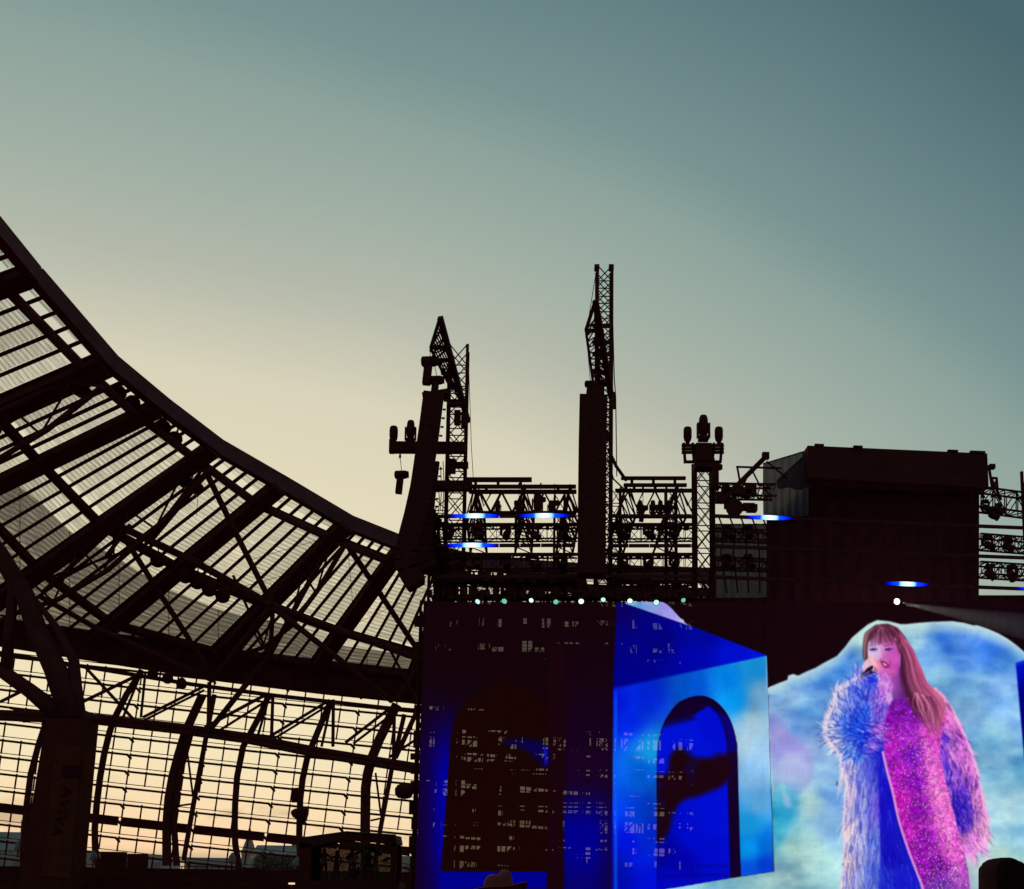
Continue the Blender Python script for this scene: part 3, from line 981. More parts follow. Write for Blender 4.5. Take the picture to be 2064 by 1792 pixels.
hoist(W(880, 782, 58.6), W(872, 712, 58.2), 1.15, 'chain hoist seated on the top frame of the curved array')
hoist(W(809, 972, 59.5), W(806, 915, 60.2), 1.1, 'chain hoist on a long wire below the cross arm end')
beam_lamp(W(793, 890, 60.5), .95, 'slim upright beam lamp on the outer end of the cross arm')
wash_up(W(827, 892, 60.5), 1.15, 'upright moving light on the cross arm beside the curved array')

# ------------------------------------------------------------------ tall middle tower
T2 = vtower('lattice_tower', 1218, 543, 63.5, 31, 40, 'tallest lattice tower, rising above the straight speaker array')
t2b = MB()
for k in (0, 1):
    t2b.box(W(1203 + 29 * k, 540, 63.5), (.28, .3, .3))
t2b.build('top_cap', M['black_steel'], T2)
a2 = {k: W(*v) for k, v in {'ap': (1200, 606, 59), 'l': (1181, 666, 59.5), 'lb': (1195, 768, 61), 'r': (1232, 800, 62.6), 'c': (1207, 780, 61.5)}.items()}
hf = MB()
hf.bar(a2['ap'], a2['r'], .3, .3).bar(a2['ap'], a2['l'], .14).bar(a2['l'], a2['lb'], .12).bar(a2['ap'], a2['c'], .2).bar(a2['l'], W(1215, 668, 62), .15, .2)
hf.build('head_frame', M['black_steel'], T2)
hl = MB()
for k in range(9):
    hl.bar(a2['l'].lerp(a2['lb'], k / 9), a2['ap'].lerp(a2['r'], .15 + .09 * k), .07)
    hl.bar(a2['l'].lerp(a2['lb'], (k + 1) / 9), a2['ap'].lerp(a2['r'], .12 + .09 * k), .06)
    hl.bar(a2['ap'].lerp(a2['c'], .2 + .08 * k), a2['ap'].lerp(a2['r'], .3 + .07 * k), .07)
hl.build('head_lacing', M['black_steel'], T2)
for y in (657, 690, 714, 750, 775):
    MB().bar(W(1196, y, 61.2), W(1232, y, 62.6), .16, .22).build('cross_bar', M['black_steel'], T2)
MB().path([W(1202, 545, 63), W(1188, 632, 60), W(1183, 664, 59.6)], .02, 5).build('guy_wire', M['cable'], T2)
MB().path([W(1235, 640, 63), W(1238, 760, 62), W(1241, 800, 61.5), W(1243, 960, 61)], .03, 5).build('guy_wire', M['cable'], T2)
MB().path([W(1226, 905, 62), W(1242, 940, 61.6), W(1262, 968, 61)], .09, 6).build('cable_loop', M['cable'], T2)
MB().path([W(1226, 930, 62), W(1236, 965, 61.8), W(1262, 990, 61.2)], .05, 6).build('cable_loop', M['cable'], T2)
for x, y in ((1238, 800), (1239, 815), (1230, 845), (1226, 880)):
    MB().box(W(x, y, 62), (.16, .2, .5)).build('junction_box', M['black_box'], T2)
A3, P3 = line_array([(1195, 803), (1193, 900), (1192, 1000), (1191, 1160)], 59.5, PX(58), 1.1, 24, 'long straight black speaker array hanging before the tallest tower')
MB().box(W(1200, 793, 59.6), (.9, .8, .55)).build('bumper_frame', M['black_steel'], A3)
hoist(W(1190, 786, 59.6), a2['l'], .9, 'chain hoist above the straight speaker array')

# ------------------------------------------------------------------ short tower with three lamps on top
T3 = vtower('lattice_tower', 1417, 930, 62.5, 37, 20, 'short lattice tower topped by a frame with three lamps')
f3 = MB()
for y in (898, 905, 912, 931):
    f3.bar(W(1374 if y < 930 else 1378, y, 62), W(1459 if y < 930 else 1454, y, 62), .14, .14)
for x in (1381, 1399, 1436, 1452):
    f3.bar(W(x - 3 * (1 if x < 1417 else -1), 893, 62), W(x, 932, 62), .14, .14)
f3.build('lamp_frame', M['black_steel'], T3)
MB().box(W(1417, 915, 61.8), (.85, .7, 1.0)).build('control_box', M['black_box'], T3)
MB().box(W(1418, 941, 62), (1.05, .9, .3)).build('top_plate', M['black_steel'], T3)
MB().box(W(1441, 965, 61.8), (.35, .5, 1.2)).build('junction_box', M['black_box'], T3)
beam_lamp(W(1386, 891, 62), .95, 'slim upright beam lamp on the left arm of the three lamp tower')
beam_lamp(W(1449, 891, 62), .95, 'slim upright beam lamp on the arm of the three lamp tower toward the black roof')
wash_up(W(1418, 888, 62), 1.35, 'large upright moving light on the middle of the three lamp tower')
hoist(W(1443, 955, 61.8), W(1441, 935, 61.8), 1.0, 'chain hoist hanging beside the three lamp tower')

# ------------------------------------------------------------------ roof trusses over the left wing
def vbays(x0, x1, yt, yb, Y, pitch, label, rl=.05):
    """plane girder with wide V bracing"""
    t = thing('roof_girder', W((x0 + x1) / 2, yb, Y), label, 'girder')
    for y, r in ((yt, .09), (yb, .07)):
        MB().bar(W(x0, y, Y), W(x1, y, Y), r * 2, r * 2).build('chord', M['black_steel'], t)
    n = int(round((x1 - x0) / pitch))
    for k in range(n):
        a = lerp(x0, x1, k / n); b = lerp(x0, x1, (k + .5) / n); c = lerp(x0, x1, (k + 1) / n)
        MB().tube(W(a, yb, Y), W(b, yt, Y), rl, 6).build('web', M['black_steel'], t)
        MB().tube(W(b, yt, Y), W(c, yb, Y), rl, 6).build('web', M['black_steel'], t)
    return t


gA = vbays(945, 1162, 991, 1033, 61.5, 46, 'wide roof girder with open V bracing between curved and straight speaker arrays')
vbays(948, 1162, 992, 1034, 65.0, 46, 'rear roof girder with V bracing behind the first light bar', .04)
gB = vbays(1240, 1400, 989, 1042, 61.8, 52, 'roof girder with open V bracing between straight array and three lamp tower')
for x0, x1, y, w, lab in ((936, 1072, 967, .22, 'short dark beam end lying highest over the left roof girder'), (944, 1161, 981, .18, 'long dark beam resting over the left roof girder'), (1252, 1382, 964, .16, 'dark beam lying highest between straight array and lamp tower'), (1257, 1384, 978, .16, 'dark beam resting under the highest one beside the lamp tower')):
    t = thing('roof_beam', W((x0 + x1) / 2, y, 61), lab, 'beam')
    MB().bar(W(x0, y, 61), W(x1, y, 61), .2, w).build('flange', M['black_steel'], t)
    for k in range(3):
        x = lerp(x0, x1, (k + .5) / 3)
        MB().bar(W(x, y, 61), W(x, y + 12, 61.2), .16).build('saddle', M['black_steel'], t)
for i, (x, lab) in enumerate(((958, 'A shaped truss end beside the pointed tower, dense with lacing'), (1058, 'A shaped truss end over the middle of the left roof girder'), (1150, 'A shaped truss end close to the straight speaker array'), (1263, 'A shaped truss end just right of the tallest tower, hung with cables'), (1366, 'A shaped truss end nearest the three lamp tower'))):
    t = thing('depth_truss', W(x, 1040, 62), lab, 'truss')
    mb = MB()
    for k in range(6):
        Y = 60.4 + k * 1.4
        ap, l, r = W(x - 1, 978, 60.4), W(x - 18, 1040, 60.4), W(x + 18, 1040, 60.4)
        off = Vector((0, k * 1.4, 0))
        mb.bar(ap + off, l + off, .07).bar(ap + off, r + off, .07).bar(l + off, r + off, .07)
        if k:
            po = Vector((0, (k - 1) * 1.4, 0))
            mb.bar(ap + po, l + off, .05).bar(r + po, ap + off, .05).bar(l + po, r + off, .05)
    mb.build('lacing', M['black_steel'], t)
    for q in (ap, l, r):
        MB().tube(q, q + Vector((0, 7.0, 0)), .07, 6).build('chord', M['black_steel'], t)
    if i in (0, 3, 4):
        MB().path([ap + Vector((.2, -.1, -.2)), ap + Vector((.5, -.2, -1.2)), ap + Vector((.9, -.1, -.4))], .05, 6).build('cable_loop', M['cable'], t)
for x, yb, yt, lab in ((1046, 1025, 976, 'chain hoist in the first V of the left girder'), (1090, 1018, 976, 'chain hoist in the second V of the left girder'), (1118, 1025, 978, 'chain hoist beside the straight array inside the girder'), (1296, 1035, 980, 'chain hoist between cables right of the tallest tower')):
    hoist(W(x, yb, 61.2), W(x, yt, 61.2), .8, lab)

# ------------------------------------------------------------------ light bars and the rig rows under them
M['bar_glow'] = None
mt, n_, l_ = new_mat('bar_glow')
out = n_.new('ShaderNodeOutputMaterial'); e_ = n_.new('ShaderNodeEmission'); tcn = n_.new('ShaderNodeTexCoord'); sp = n_.new('ShaderNodeSeparateXYZ'); rp = n_.new('ShaderNodeValToRGB')
q = rp.color_ramp.elements
for pos, c in ((0.0, (0, 0, 70)), (.1, (0, 10, 215)), (.3, (10, 70, 255)), (.36, (150, 215, 255)), (.5, (235, 250, 255)), (.64, (150, 215, 255)), (.7, (10, 70, 255)), (.9, (0, 10, 215)), (1.0, (0, 0, 70))):
    if pos in (0.0, 1.0):
        ee = q[0] if pos == 0 else q[-1]
    else:
        ee = q.new(pos)
    ee.color = (*s2l(c), 1)
l_.new(tcn.outputs['Generated'], sp.inputs[0]); l_.new(sp.outputs['X'], rp.inputs['Fac']); l_.new(rp.outputs['Color'], e_.inputs['Color']); l_.new(e_.outputs[0], out.inputs['Surface'])
e_.inputs['Strength'].default_value = 1.5
M['bar_glow'] = mt
M['bar_tube'] = mat_plain('light_bar_tube', (0.19, 0.034, 0.032), .6, 0, .2)

BARS = [
    ('left wing', 'highest', 880, 1160, 1041, 1040, 59.8, 59.8, [(905, 1010), (1045, 1148)]),
    ('left wing', 'middle', 880, 1160, 1100, 1099, 59.8, 59.8, [(899, 1005)]),
    ('left wing', 'lowest', 880, 1160, 1163, 1162, 59.8, 59.8, []),
    ('middle wing', 'highest', 1225, 1400, 1040, 1040, 59.8, 59.8, []),
    ('middle wing', 'middle', 1225, 1400, 1100, 1100, 59.8, 59.8, []),
    ('middle wing', 'lowest', 1225, 1400, 1161, 1162, 59.8, 59.8, []),
    ('black centre roof', 'highest', 1438, 2400, 1040, 1077, 59.6, 63.0, [(1503, 1597)]),
    ('black centre roof', 'middle', 1438, 2400, 1101, 1137, 59.6, 63.0, []),
    ('black centre roof', 'lowest', 1438, 2400, 1163, 1200, 59.6, 63.0, [(1782, 1872), (2048, 2140)])]
for wing, rank, x0, x1, ya, yb, Ya, Yb, lit in BARS:
    lab = f'{rank} long dark light bar across the {wing}' + (', glowing blue' if lit else ', unlit')
    t = thing('light_bar', W((x0 + x1) / 2, (ya + yb) / 2, Ya), lab, 'light bar')

    def bp(x):
        k = (x - x0) / (x1 - x0)
        return W(x, lerp(ya, yb, k), lerp(Ya, Yb, k))
    x = x0
    while x < x1:
        xe = min(x1, x + 42)
        MB().bar(bp(x + .5), bp(xe - .5), .12, .17).build('tube', M['bar_tube'], t)
        x += 42
    for a, b in lit:
        o = MB().path([bp(lerp(a, b, q / 12)) + Vector((0, -.09, 0)) for q in range(13)], [.025 + .095 * math.sin(math.pi * q / 12) ** .6 for q in range(13)], 10).build('glow_strip', M['bar_glow'], t, True)
        o['label'] = 'blue lit strip, white at its middle'

rnd = random.Random(5)
rows = [(1062, 1092, 'first'), (1122, 1152, 'second'), (1178, 1204, 'third')]
for x0, x1, wing in ((878, 1164, 'left wing'), (1226, 1402, 'middle wing')):
    for (ya, yb, nm_) in rows:
        for Y, dep in (((61.8, 'front'),) if nm_ != 'third' else ((61.8, 'front'), (64.8, 'rear'))):
            h = PX(yb - ya, Y)
            truss('rig_truss', W(x0, (ya + yb) / 2, Y), W(x1, (ya + yb) / 2 - 2, Y), .55, h * .92, int((x1 - x0) / 20), f'{dep} lattice truss of the {nm_} rig row in the {wing}', 'truss', None, .05, .032)
        for k in range(1 if nm_ != 'third' else 2):                        # narrow walkways and cable trays
            y = ya - 5 + k * (yb - ya + 8)
            t = thing('cable_tray', W((x0 + x1) / 2, y, 62.5), f'{"upper" if k == 0 else "lower"} cable tray along the {nm_} rig row of the {wing}', 'cable tray')
            MB().bar(W(x0, y, 62.5), W(x1, y, 62.5), .28, .09).build('tray', M['black_steel'], t)
            for s_ in range(int((x1 - x0) / 14)):
                xx = x0 + 4 + s_ * 14 + rnd.uniform(-2, 2)
                hh = rnd.uniform(.1, .34)
                pz = W(xx, y, 62.2)
                MB().box(pz + Vector((0, 0, -hh / 2)), (rnd.uniform(.08, .3), .4, hh)).build('clamp', M['black_box'], t)
for x0, x1, step, wing in ((905, 1150, 57, 'left wing'), (1255, 1385, 52, 'middle wing'), (1465, 1530, 42, 'grey curtain')):
    for (yy, nm_) in ((1058, 'first'), (1118, 'second')):
        x = x0
        while x <= x1:
            moving_light(W(x, yy, 60.6), 1.0, f'black moving light hanging in the {nm_} row before the {wing}', f'moving lights of the {nm_} row before the {wing}', False, rnd.uniform(-.9, .9))
            x += step
for k, x in enumerate((967, 1018, 1070, 1119, 1167, 1216, 1268, 1320, 1371)):
    moving_light(W(x + rnd.uniform(-2, 2), 1191 + rnd.uniform(-1, 2), 59.9), (.8, .72, .86)[(k * 5) % 3], 'moving light with a mint green glowing lens in the row above the screen', 'mint lit lights above the screen', ('lens_mint', 'lens_mint2', 'lens_mint3')[(k * 7 + k // 3) % 3], rnd.uniform(-.9, .1))
moving_light(W(908, 1192, 59.9), .62, 'unlit moving light at the outer end of the row above the screen')
for x, lab in ((1003, 'squat black lamp standing on the girder left of the tall bulb shaped one'), (1083, 'tall black moving light standing on the left girder'), (1110, 'wide black strobe standing on the left girder near the straight array'), (1316, 'first of three small black lamps standing on the girder before the lamp tower'), (1331, 'second of three small black lamps standing on the girder before the lamp tower'), (1346, 'third of three small black lamps standing on the girder before the lamp tower'), (1290, 'black lamp standing on the girder just right of the tallest tower')):
    wash_up(W(x, 1037, 60.6), .72 if x != 1083 else 1.15, lab)
# uprights carrying the rows
for x, lab in ((885, 'dark upright mast at the outer edge of the rig beside the J shaped array'), (1128, 'dark upright mast just left of the straight array'), (1240, 'slim upright mast right of the tallest tower'), (1352, 'slim upright mast left of the lamp tower')):
    p = W(x, 1000 if x < 1200 else 985, 63)
    truss('rig_mast', (p.x, 63, 0), p, .55 if x != 885 else .9, .5, 26, lab, 'mast', None, .06, .045)
bp_ = thing('cable_bundle', W(880, 1210, 61), 'thick dark bundle of cables and brackets beside the J shaped array', 'cables')
for k in range(9):
    xx = 864 + k * 4
    MB().path([W(xx, 1010 + 6 * k, 60.8), W(xx + rnd.uniform(-6, 6), 1080, 60.9), W(xx + 10 + rnd.uniform(-5, 5), 1150, 61), W(xx + 14, 1215, 61)], .09, 6).build('cable', M['cable'], bp_)
MB().slab([W(862, 1120, 61.3), W(905, 1100, 61.3), W(905, 1214, 61.3), W(878, 1214, 61.3)], .3).build('back_plate', M['black_box'], bp_)
for x0, x1, y, lab in ((870, 1402, 1206, 'long dark walkway beam right above the screen top'), (905, 1160, 1172, 'dark service deck under the lowest light bar of the left wing')):
    t = thing('walkway', W((x0 + x1) / 2, y, 61), lab, 'walkway')
    MB().bar(W(x0, y, 61.2), W(x1, y, 61.2), .7, .14).build('deck', M['black_steel'], t)
    for k in range(int((x1 - x0) / 13)):
        xx = x0 + k * 13 + rnd.uniform(-3, 3)
        p = W(xx, y, 60.8)
        MB().box(p + Vector((0, 0, .25)), (rnd.uniform(.1, .42), .3, rnd.uniform(.3, .75))).build('equipment_case', M['black_box'], t)

# ------------------------------------------------------------------ what the big screen shows (its picture is drawn here, cell by cell)
PX0, PY0, PW_, PH_ = 820, 1205, 1340, 640       # picture area in frame pixels, one cell each
Yg, Xg = np.mgrid[0:PH_, 0:PW_].astype(np.float32)
Xg = Xg + PX0 + .5
Yg = Yg + PY0 + .5
IMG = np.zeros((PH_, PW_, 3), np.float32)
rs = np.random.RandomState(3)


def c3(*c):
    return np.array(c, np.float32) / 255.0


def vnoise(scale, seed, oct_=4, ax=1.0, ay=1.0):
    r = np.random.RandomState(seed)
    tot = np.zeros((PH_, PW_), np.float32)
    amp, nrm = 1.0, 0.0
    for _ in range(oct_):
        gx, gy = int(PW_ / (scale * ax)) + 3, int(PH_ / (scale * ay)) + 3
        gr = r.rand(gy, gx).astype(np.float32)
        fx = (Xg - PX0) / (scale * ax); fy = (Yg - PY0) / (scale * ay)
        ix, iy = fx.astype(int), fy.astype(int)
        tx, ty = fx - ix, fy - iy
        tx = tx * tx * (3 - 2 * tx); ty = ty * ty * (3 - 2 * ty)
        tot += amp * ((gr[iy, ix] * (1 - tx) + gr[iy, ix + 1] * tx) * (1 - ty) + (gr[iy + 1, ix] * (1 - tx) + gr[iy + 1, ix + 1] * tx) * ty)
        nrm += amp
        amp *= .5; scale /= 2
        if scale < 1.5:
            break
    return tot / nrm


def smooth(pts, n=6, closed=True):
    P = [np.array(p, float) for p in pts]
    N = len(P)
    o = []
    for i in range(N if closed else N - 1):
        p0, p1, p2, p3 = (P[(i - 1) % N] if closed or i else P[0]), P[i], P[(i + 1) % N], (P[(i + 2) % N] if closed else P[min(i + 2, N - 1)])
        for k in range(n):
            t = k / n
            o.append(.5 * ((2 * p1) + (-p0 + p2) * t + (2 * p0 - 5 * p1 + 4 * p2 - p3) * t * t + (-p0 + 3 * p1 - 3 * p2 + p3) * t ** 3))
    if not closed:
        o.append(P[-1])
    return o


def mask(pts, feather=1.0, sm=False):
    """coverage of a polygon, soft at its edge by feather pixels"""
    if sm:
        pts = smooth(pts)
    P = np.array(pts, np.float32)
    pad = feather + 2
    x0, x1 = int(max(0, P[:, 0].min() - PX0 - pad)), int(min(PW_, P[:, 0].max() - PX0 + pad))
    y0, y1 = int(max(0, P[:, 1].min() - PY0 - pad)), int(min(PH_, P[:, 1].max() - PY0 + pad))
    out = np.zeros((PH_, PW_), np.float32)
    if x1 <= x0 or y1 <= y0:
        return out
    X, Y = Xg[y0:y1, x0:x1], Yg[y0:y1, x0:x1]
    ins = np.zeros(X.shape, bool)
    dm = np.full(X.shape, 1e9, np.float32)
    Q = np.roll(P, -1, 0)
    for (ax, ay), (bx, by) in zip(P, Q):
        if ay != by:
            c = ((ay > Y) != (by > Y)) & (X < (bx - ax) * (Y - ay) / (by - ay) + ax)
            ins ^= c
        dx, dy = bx - ax, by - ay
        L = dx * dx + dy * dy
        if L < 1e-9:
            continue
        t = np.clip(((X - ax) * dx + (Y - ay) * dy) / L, 0, 1)
        dm = np.minimum(dm, (X - ax - t * dx) ** 2 + (Y - ay - t * dy) ** 2)
    d = np.sqrt(dm) * np.where(ins, 1, -1)
    out[y0:y1, x0:x1] = np.clip(d / feather + .5, 0, 1)
    return out


def put(m, col):
    global IMG
    IMG = IMG * (1 - m[..., None]) + (col if isinstance(col, np.ndarray) and col.ndim == 3 else np.array(col, np.float32)) * m[..., None]


def field(pts, pw=2.4):
    """smooth colour field through (x, y, r, g, b) points"""
    num = np.zeros((PH_, PW_, 3), np.float32)
    den = np.zeros((PH_, PW_), np.float32)
    for x, y, *c in pts:
        w = 1.0 / (((Xg - x) ** 2 + (Yg - y) ** 2) + 60.0) ** (pw / 2)
        num += w[..., None] * c3(*c)
        den += w
    return num / den[..., None]


def stroke(pts, w0, w1, col, alpha=1.0):
    """tapered brush line through points"""
    P = np.array(pts, np.float32)
    mw = max(w0, w1) + 1.5
    x0, x1 = int(max(0, P[:, 0].min() - PX0 - mw)), int(min(PW_, P[:, 0].max() - PX0 + mw + 1))
    y0, y1 = int(max(0, P[:, 1].min() - PY0 - mw)), int(min(PH_, P[:, 1].max() - PY0 + mw + 1))
    if x1 <= x0 or y1 <= y0:
        return
    X, Y = Xg[y0:y1, x0:x1], Yg[y0:y1, x0:x1]
    best = np.zeros(X.shape, np.float32)
    n = len(P) - 1
    for i in range(n):
        (ax, ay), (bx, by) = P[i], P[i + 1]
        dx, dy = bx - ax, by - ay
        L = dx * dx + dy * dy + 1e-6
        t = np.clip(((X - ax) * dx + (Y - ay) * dy) / L, 0, 1)
        d = np.sqrt((X - ax - t * dx) ** 2 + (Y - ay - t * dy) ** 2)
        w = w0 + (w1 - w0) * (i + t) / n
        best = np.maximum(best, np.clip(w - d + .5, 0, 1) * np.minimum(1, w * 1.6))
    a = (best * alpha)[..., None]
    IMG[y0:y1, x0:x1] = IMG[y0:y1, x0:x1] * (1 - a) + np.array(col, np.float32) * a


def sst(a, b, x):
    t = np.clip((x - a) / (b - a), 0, 1)
    return t * t * (3 - 2 * t)


# dark wall with its big arch
n1 = vnoise(60, 11, 3)
IMG[:] = c3(20, 4, 10)
glow = np.exp(-((Xg - 903) / 34) ** 2) * sst(1390, 1600, Yg) * (1 - .35 * sst(1690, 1790, Yg)) * (Xg < 1000)
pur = (np.exp(-((Xg - 880) / 60) ** 2) * sst(1330, 1560, Yg))[..., None]
IMG = IMG * (1 - pur) + c3(18, 0, 52) * pur
IMG = IMG * (1 - glow[..., None]) + c3(0, 0, 165) * glow[..., None]
rb = sst(1560, 1680, Yg) * sst(1132, 1140, Xg) * (1 - .55 * sst(1190, 1236, Xg)) * (1 - .3 * sst(1700, 1800, Yg)) * (Xg < 1260)
rp_ = sst(1250, 1600, Yg) * sst(1130, 1150, Xg) * (Xg < 1260) * .7
IMG = IMG * (1 - rp_[..., None]) + c3(26, 0, 46) * rp_[..., None]
IMG = IMG * (1 - rb[..., None]) + c3(0, 0, 140) * rb[..., None]
put(mask([(1106, 1300), (1137, 1300), (1137, 1800), (1104, 1800)], 5) * .75, c3(27, 3, 14))
arch1 = [(887, 1757), (890, 1740), (897, 1640), (904, 1540), (909, 1480), (922, 1436), (948, 1409), (990, 1385), (1033, 1378), (1072, 1394), (1096, 1426), (1106, 1462), (1106, 1560), (1103, 1700), (1102, 1757)]
put(mask(arch1[:1] + smooth(arch1[1:-1], 5, False) + arch1[-1:], 2.5), c3(24, 5, 3))
put(mask([(887, 1757), (1102, 1757), (1101, 1791), (885, 1791)], 2), c3(0, 0, 140))
put(mask([(1015, 1497), (1050, 1490), (1100, 1500), (1106, 1540), (1096, 1545), (1060, 1512)], 14, True) * .6, c3(0, 0, 120))
put(mask([(1095, 1510), (1103, 1505), (1103, 1540), (1098, 1540)], 5) * .8, c3(10, 20, 200))

# blue box with the smaller arch
box = [(1243, 1213), (1262, 1217), (1386, 1259), (1545, 1321), (1552, 1540), (1559, 1757), (1470, 1770), (1370, 1788), (1340, 1793), (1300, 1797), (1234, 1800), (1236, 1400)]
mb_ = mask(box, 1.4)
upper = field([(1245, 1220, 10, 0, 95), (1250, 1370, 0, 0, 130), (1330, 1290, 2, 0, 120), (1400, 1330, 0, 4, 170), (1470, 1320, 0, 14, 208), (1540, 1322, 0, 18, 222), (1420, 1280, 0, 6, 150)], 2.2)
lower = field([(1238, 1420, 0, 20, 205), (1262, 1450, 0, 34, 215), (1300, 1560, 0, 92, 215), (1316, 1512, 20, 148, 216), (1290, 1640, 0, 60, 215), (1300, 1400, 0, 36, 215), (1400, 1385, 0, 84, 212), (1470, 1370, 0, 120, 214), (1480, 1410, 0, 135, 216), (1525, 1345, 20, 140, 212), (1537, 1400, 118, 175, 215),
               (1520, 1460, 165, 200, 220), (1500, 1500, 168, 202, 222), (1540, 1520, 150, 190, 222), (1520, 1560, 130, 182, 226), (1530, 1620, 92, 168, 224), (1510, 1660, 20, 150, 218), (1505, 1710, 0, 138, 216), (1545, 1700, 0, 110, 220), (1545, 1745, 0, 60, 214), (1500, 1755, 0, 80, 220), (1262, 1700, 0, 18, 214), (1310, 1680, 0, 40, 215), (1260, 1790, 0, 12, 205), (1320, 1780, 0, 14, 210)], 3.0)
nb = (vnoise(70, 21, 5, 1.0, 1.6) - .5)[..., None]
lower = np.clip(lower * (1 + .55 * nb), 0, 1)
edge_y = 1387 + (Xg - 1240) * (1322.0 - 1387) / 305
fe = 9 - 7.5 * np.clip((Xg - 1240) / 305, 0, 1)
tb = np.clip((Yg - edge_y) / fe + .5, 0, 1)[..., None]
put(mb_, upper * (1 - tb) + lower * tb)
put(mb_ * np.exp(-((Xg - 1241) / 3.2) ** 2) * sst(1380, 1420, Yg) * .7, c3(10, 90, 235))
put(mb_ * np.clip(1 - np.abs(Xg - (1545 + (Yg - 1321) * 14 / 436)) / 2.4, 0, 1) * sst(1321, 1325, Yg) * (1 - sst(1560, 1600, Yg)) * .7, c3(190, 225, 235))
arch2 = [(1324, 1796), (1323, 1560), (1325, 1510), (1333, 1470), (1347, 1440), (1370, 1414), (1406, 1402), (1435, 1408), (1458, 1428), (1474, 1455), (1484, 1490), (1487, 1520), (1490, 1640), (1494, 1768), (1370, 1788)]
ma = mask(arch2[:1] + smooth(arch2[1:-1], 6, False) + arch2[-1:], 1.4) * mb_
put(ma, c3(18, 0, 40))
jam = mask([(1430, 1424), (1474, 1450), (1488, 1495), (1488, 1515), (1468, 1515), (1462, 1475)], 12) * ma
put(jam * .9, c3(6, 0, 125))
inn = [(1324, 1796), (1323, 1560), (1326, 1510), (1334, 1470), (1342, 1453), (1400, 1440), (1428, 1423), (1446, 1440), (1458, 1466), (1465, 1500), (1467, 1600), (1472, 1772), (1370, 1788)]
inter = field([(1390, 1480, 0, 18, 216), (1440, 1460, 0, 10, 205), (1440, 1650, 0, 14, 214), (1340, 1500, 0, 16, 214), (1380, 1740, 2, 2, 170), (1340, 1720, 2, 2, 150), (1440, 1740, 0, 10, 205), (1360, 1775, 0, 4, 190), (1400, 1690, 0, 10, 205)], 3)
put(mask(inn, 4) * ma, inter)
put(mask([(1324, 1440), (1400, 1440), (1400, 1450), (1338, 1466), (1324, 1480)], 10) * ma * .8, c3(18, 0, 40))
cl = mask([(1318, 1572), (1345, 1558), (1352, 1524), (1368, 1509), (1384, 1514), (1402, 1526), (1430, 1528), (1450, 1520), (1470, 1528), (1470, 1566), (1446, 1588), (1404, 1604), (1376, 1612), (1356, 1640), (1345, 1682), (1318, 1690)], 16, True) * ma
put(np.clip(cl * (.55 + 1.0 * vnoise(30, 31, 3)), 0, 1), c3(28, 4, 14))
for yy, a_ in ((1748, .55), (1766, .7)):
    put(np.exp(-((Yg - yy - (Xg - 1324) * -.02) / 4) ** 2) * ma * (Xg < 1468) * a_, c3(2, 4, 150))
# slope of ice behind the box, top left
ice = mask([(1261, 1213), (1334, 1213), (1344, 1218), (1353, 1226), (1362, 1236), (1371, 1246), (1378, 1250), (1379, 1254), (1387, 1260), (1262, 1217)], 1.3)
put(ice, field([(1266, 1214, 120, 190, 225), (1290, 1220, 95, 150, 215), (1310, 1216, 140, 165, 228), (1340, 1225, 150, 140, 220), (1360, 1240, 160, 150, 225), (1380, 1256, 190, 185, 235), (1335, 1238, 150, 145, 222)], 2.5) * (.9 + .25 * vnoise(18, 41, 3))[..., None])


# the ice hill behind the singer; Q() takes points measured in an enlarged view of the photograph
def Q(x, y):
    return (x * .3321 + 1527.4, y * .3321 + 1197.1)


def QP(l):
    return [Q(*p) for p in l]


hill = QP([(60, 572), (120, 545), (180, 522), (185, 497), (215, 487), (245, 497), (300, 470), (350, 450), (400, 420), (480, 378), (530, 322), (570, 268), (620, 225), (670, 185), (725, 160), (800, 168), (865, 184), (900, 185), (960, 178), (1060, 170), (1180, 166), (1250, 176), (1310, 192), (1330, 190), (1400, 214), (1460, 240), (1520, 275), (1570, 312), (1640, 372), (1900, 560)]) + [Q(1900, 1990), Q(-600, 1990), Q(-600, 1770), Q(100, 1700)]
hm = mask(hill, 1.3)
hm = hm * np.clip((Xg - (1545 + (Yg - 1321) * 14 / 436)) / 1.2, 0, 1)
under = mask([(1559, 1757), (1470, 1771), (1370, 1788), (1320, 1795), (1320, 1840), (1700, 1840), (1700, 1700)], 1.5)
hm = np.maximum(hm * (1 - mb_), np.clip(under - mb_, 0, 1))
na = vnoise(110, 51, 5)
nb2 = vnoise(60, 52, 5, 2.2, 1.0)
nc = vnoise(26, 53, 4, 1.6, 1.0)
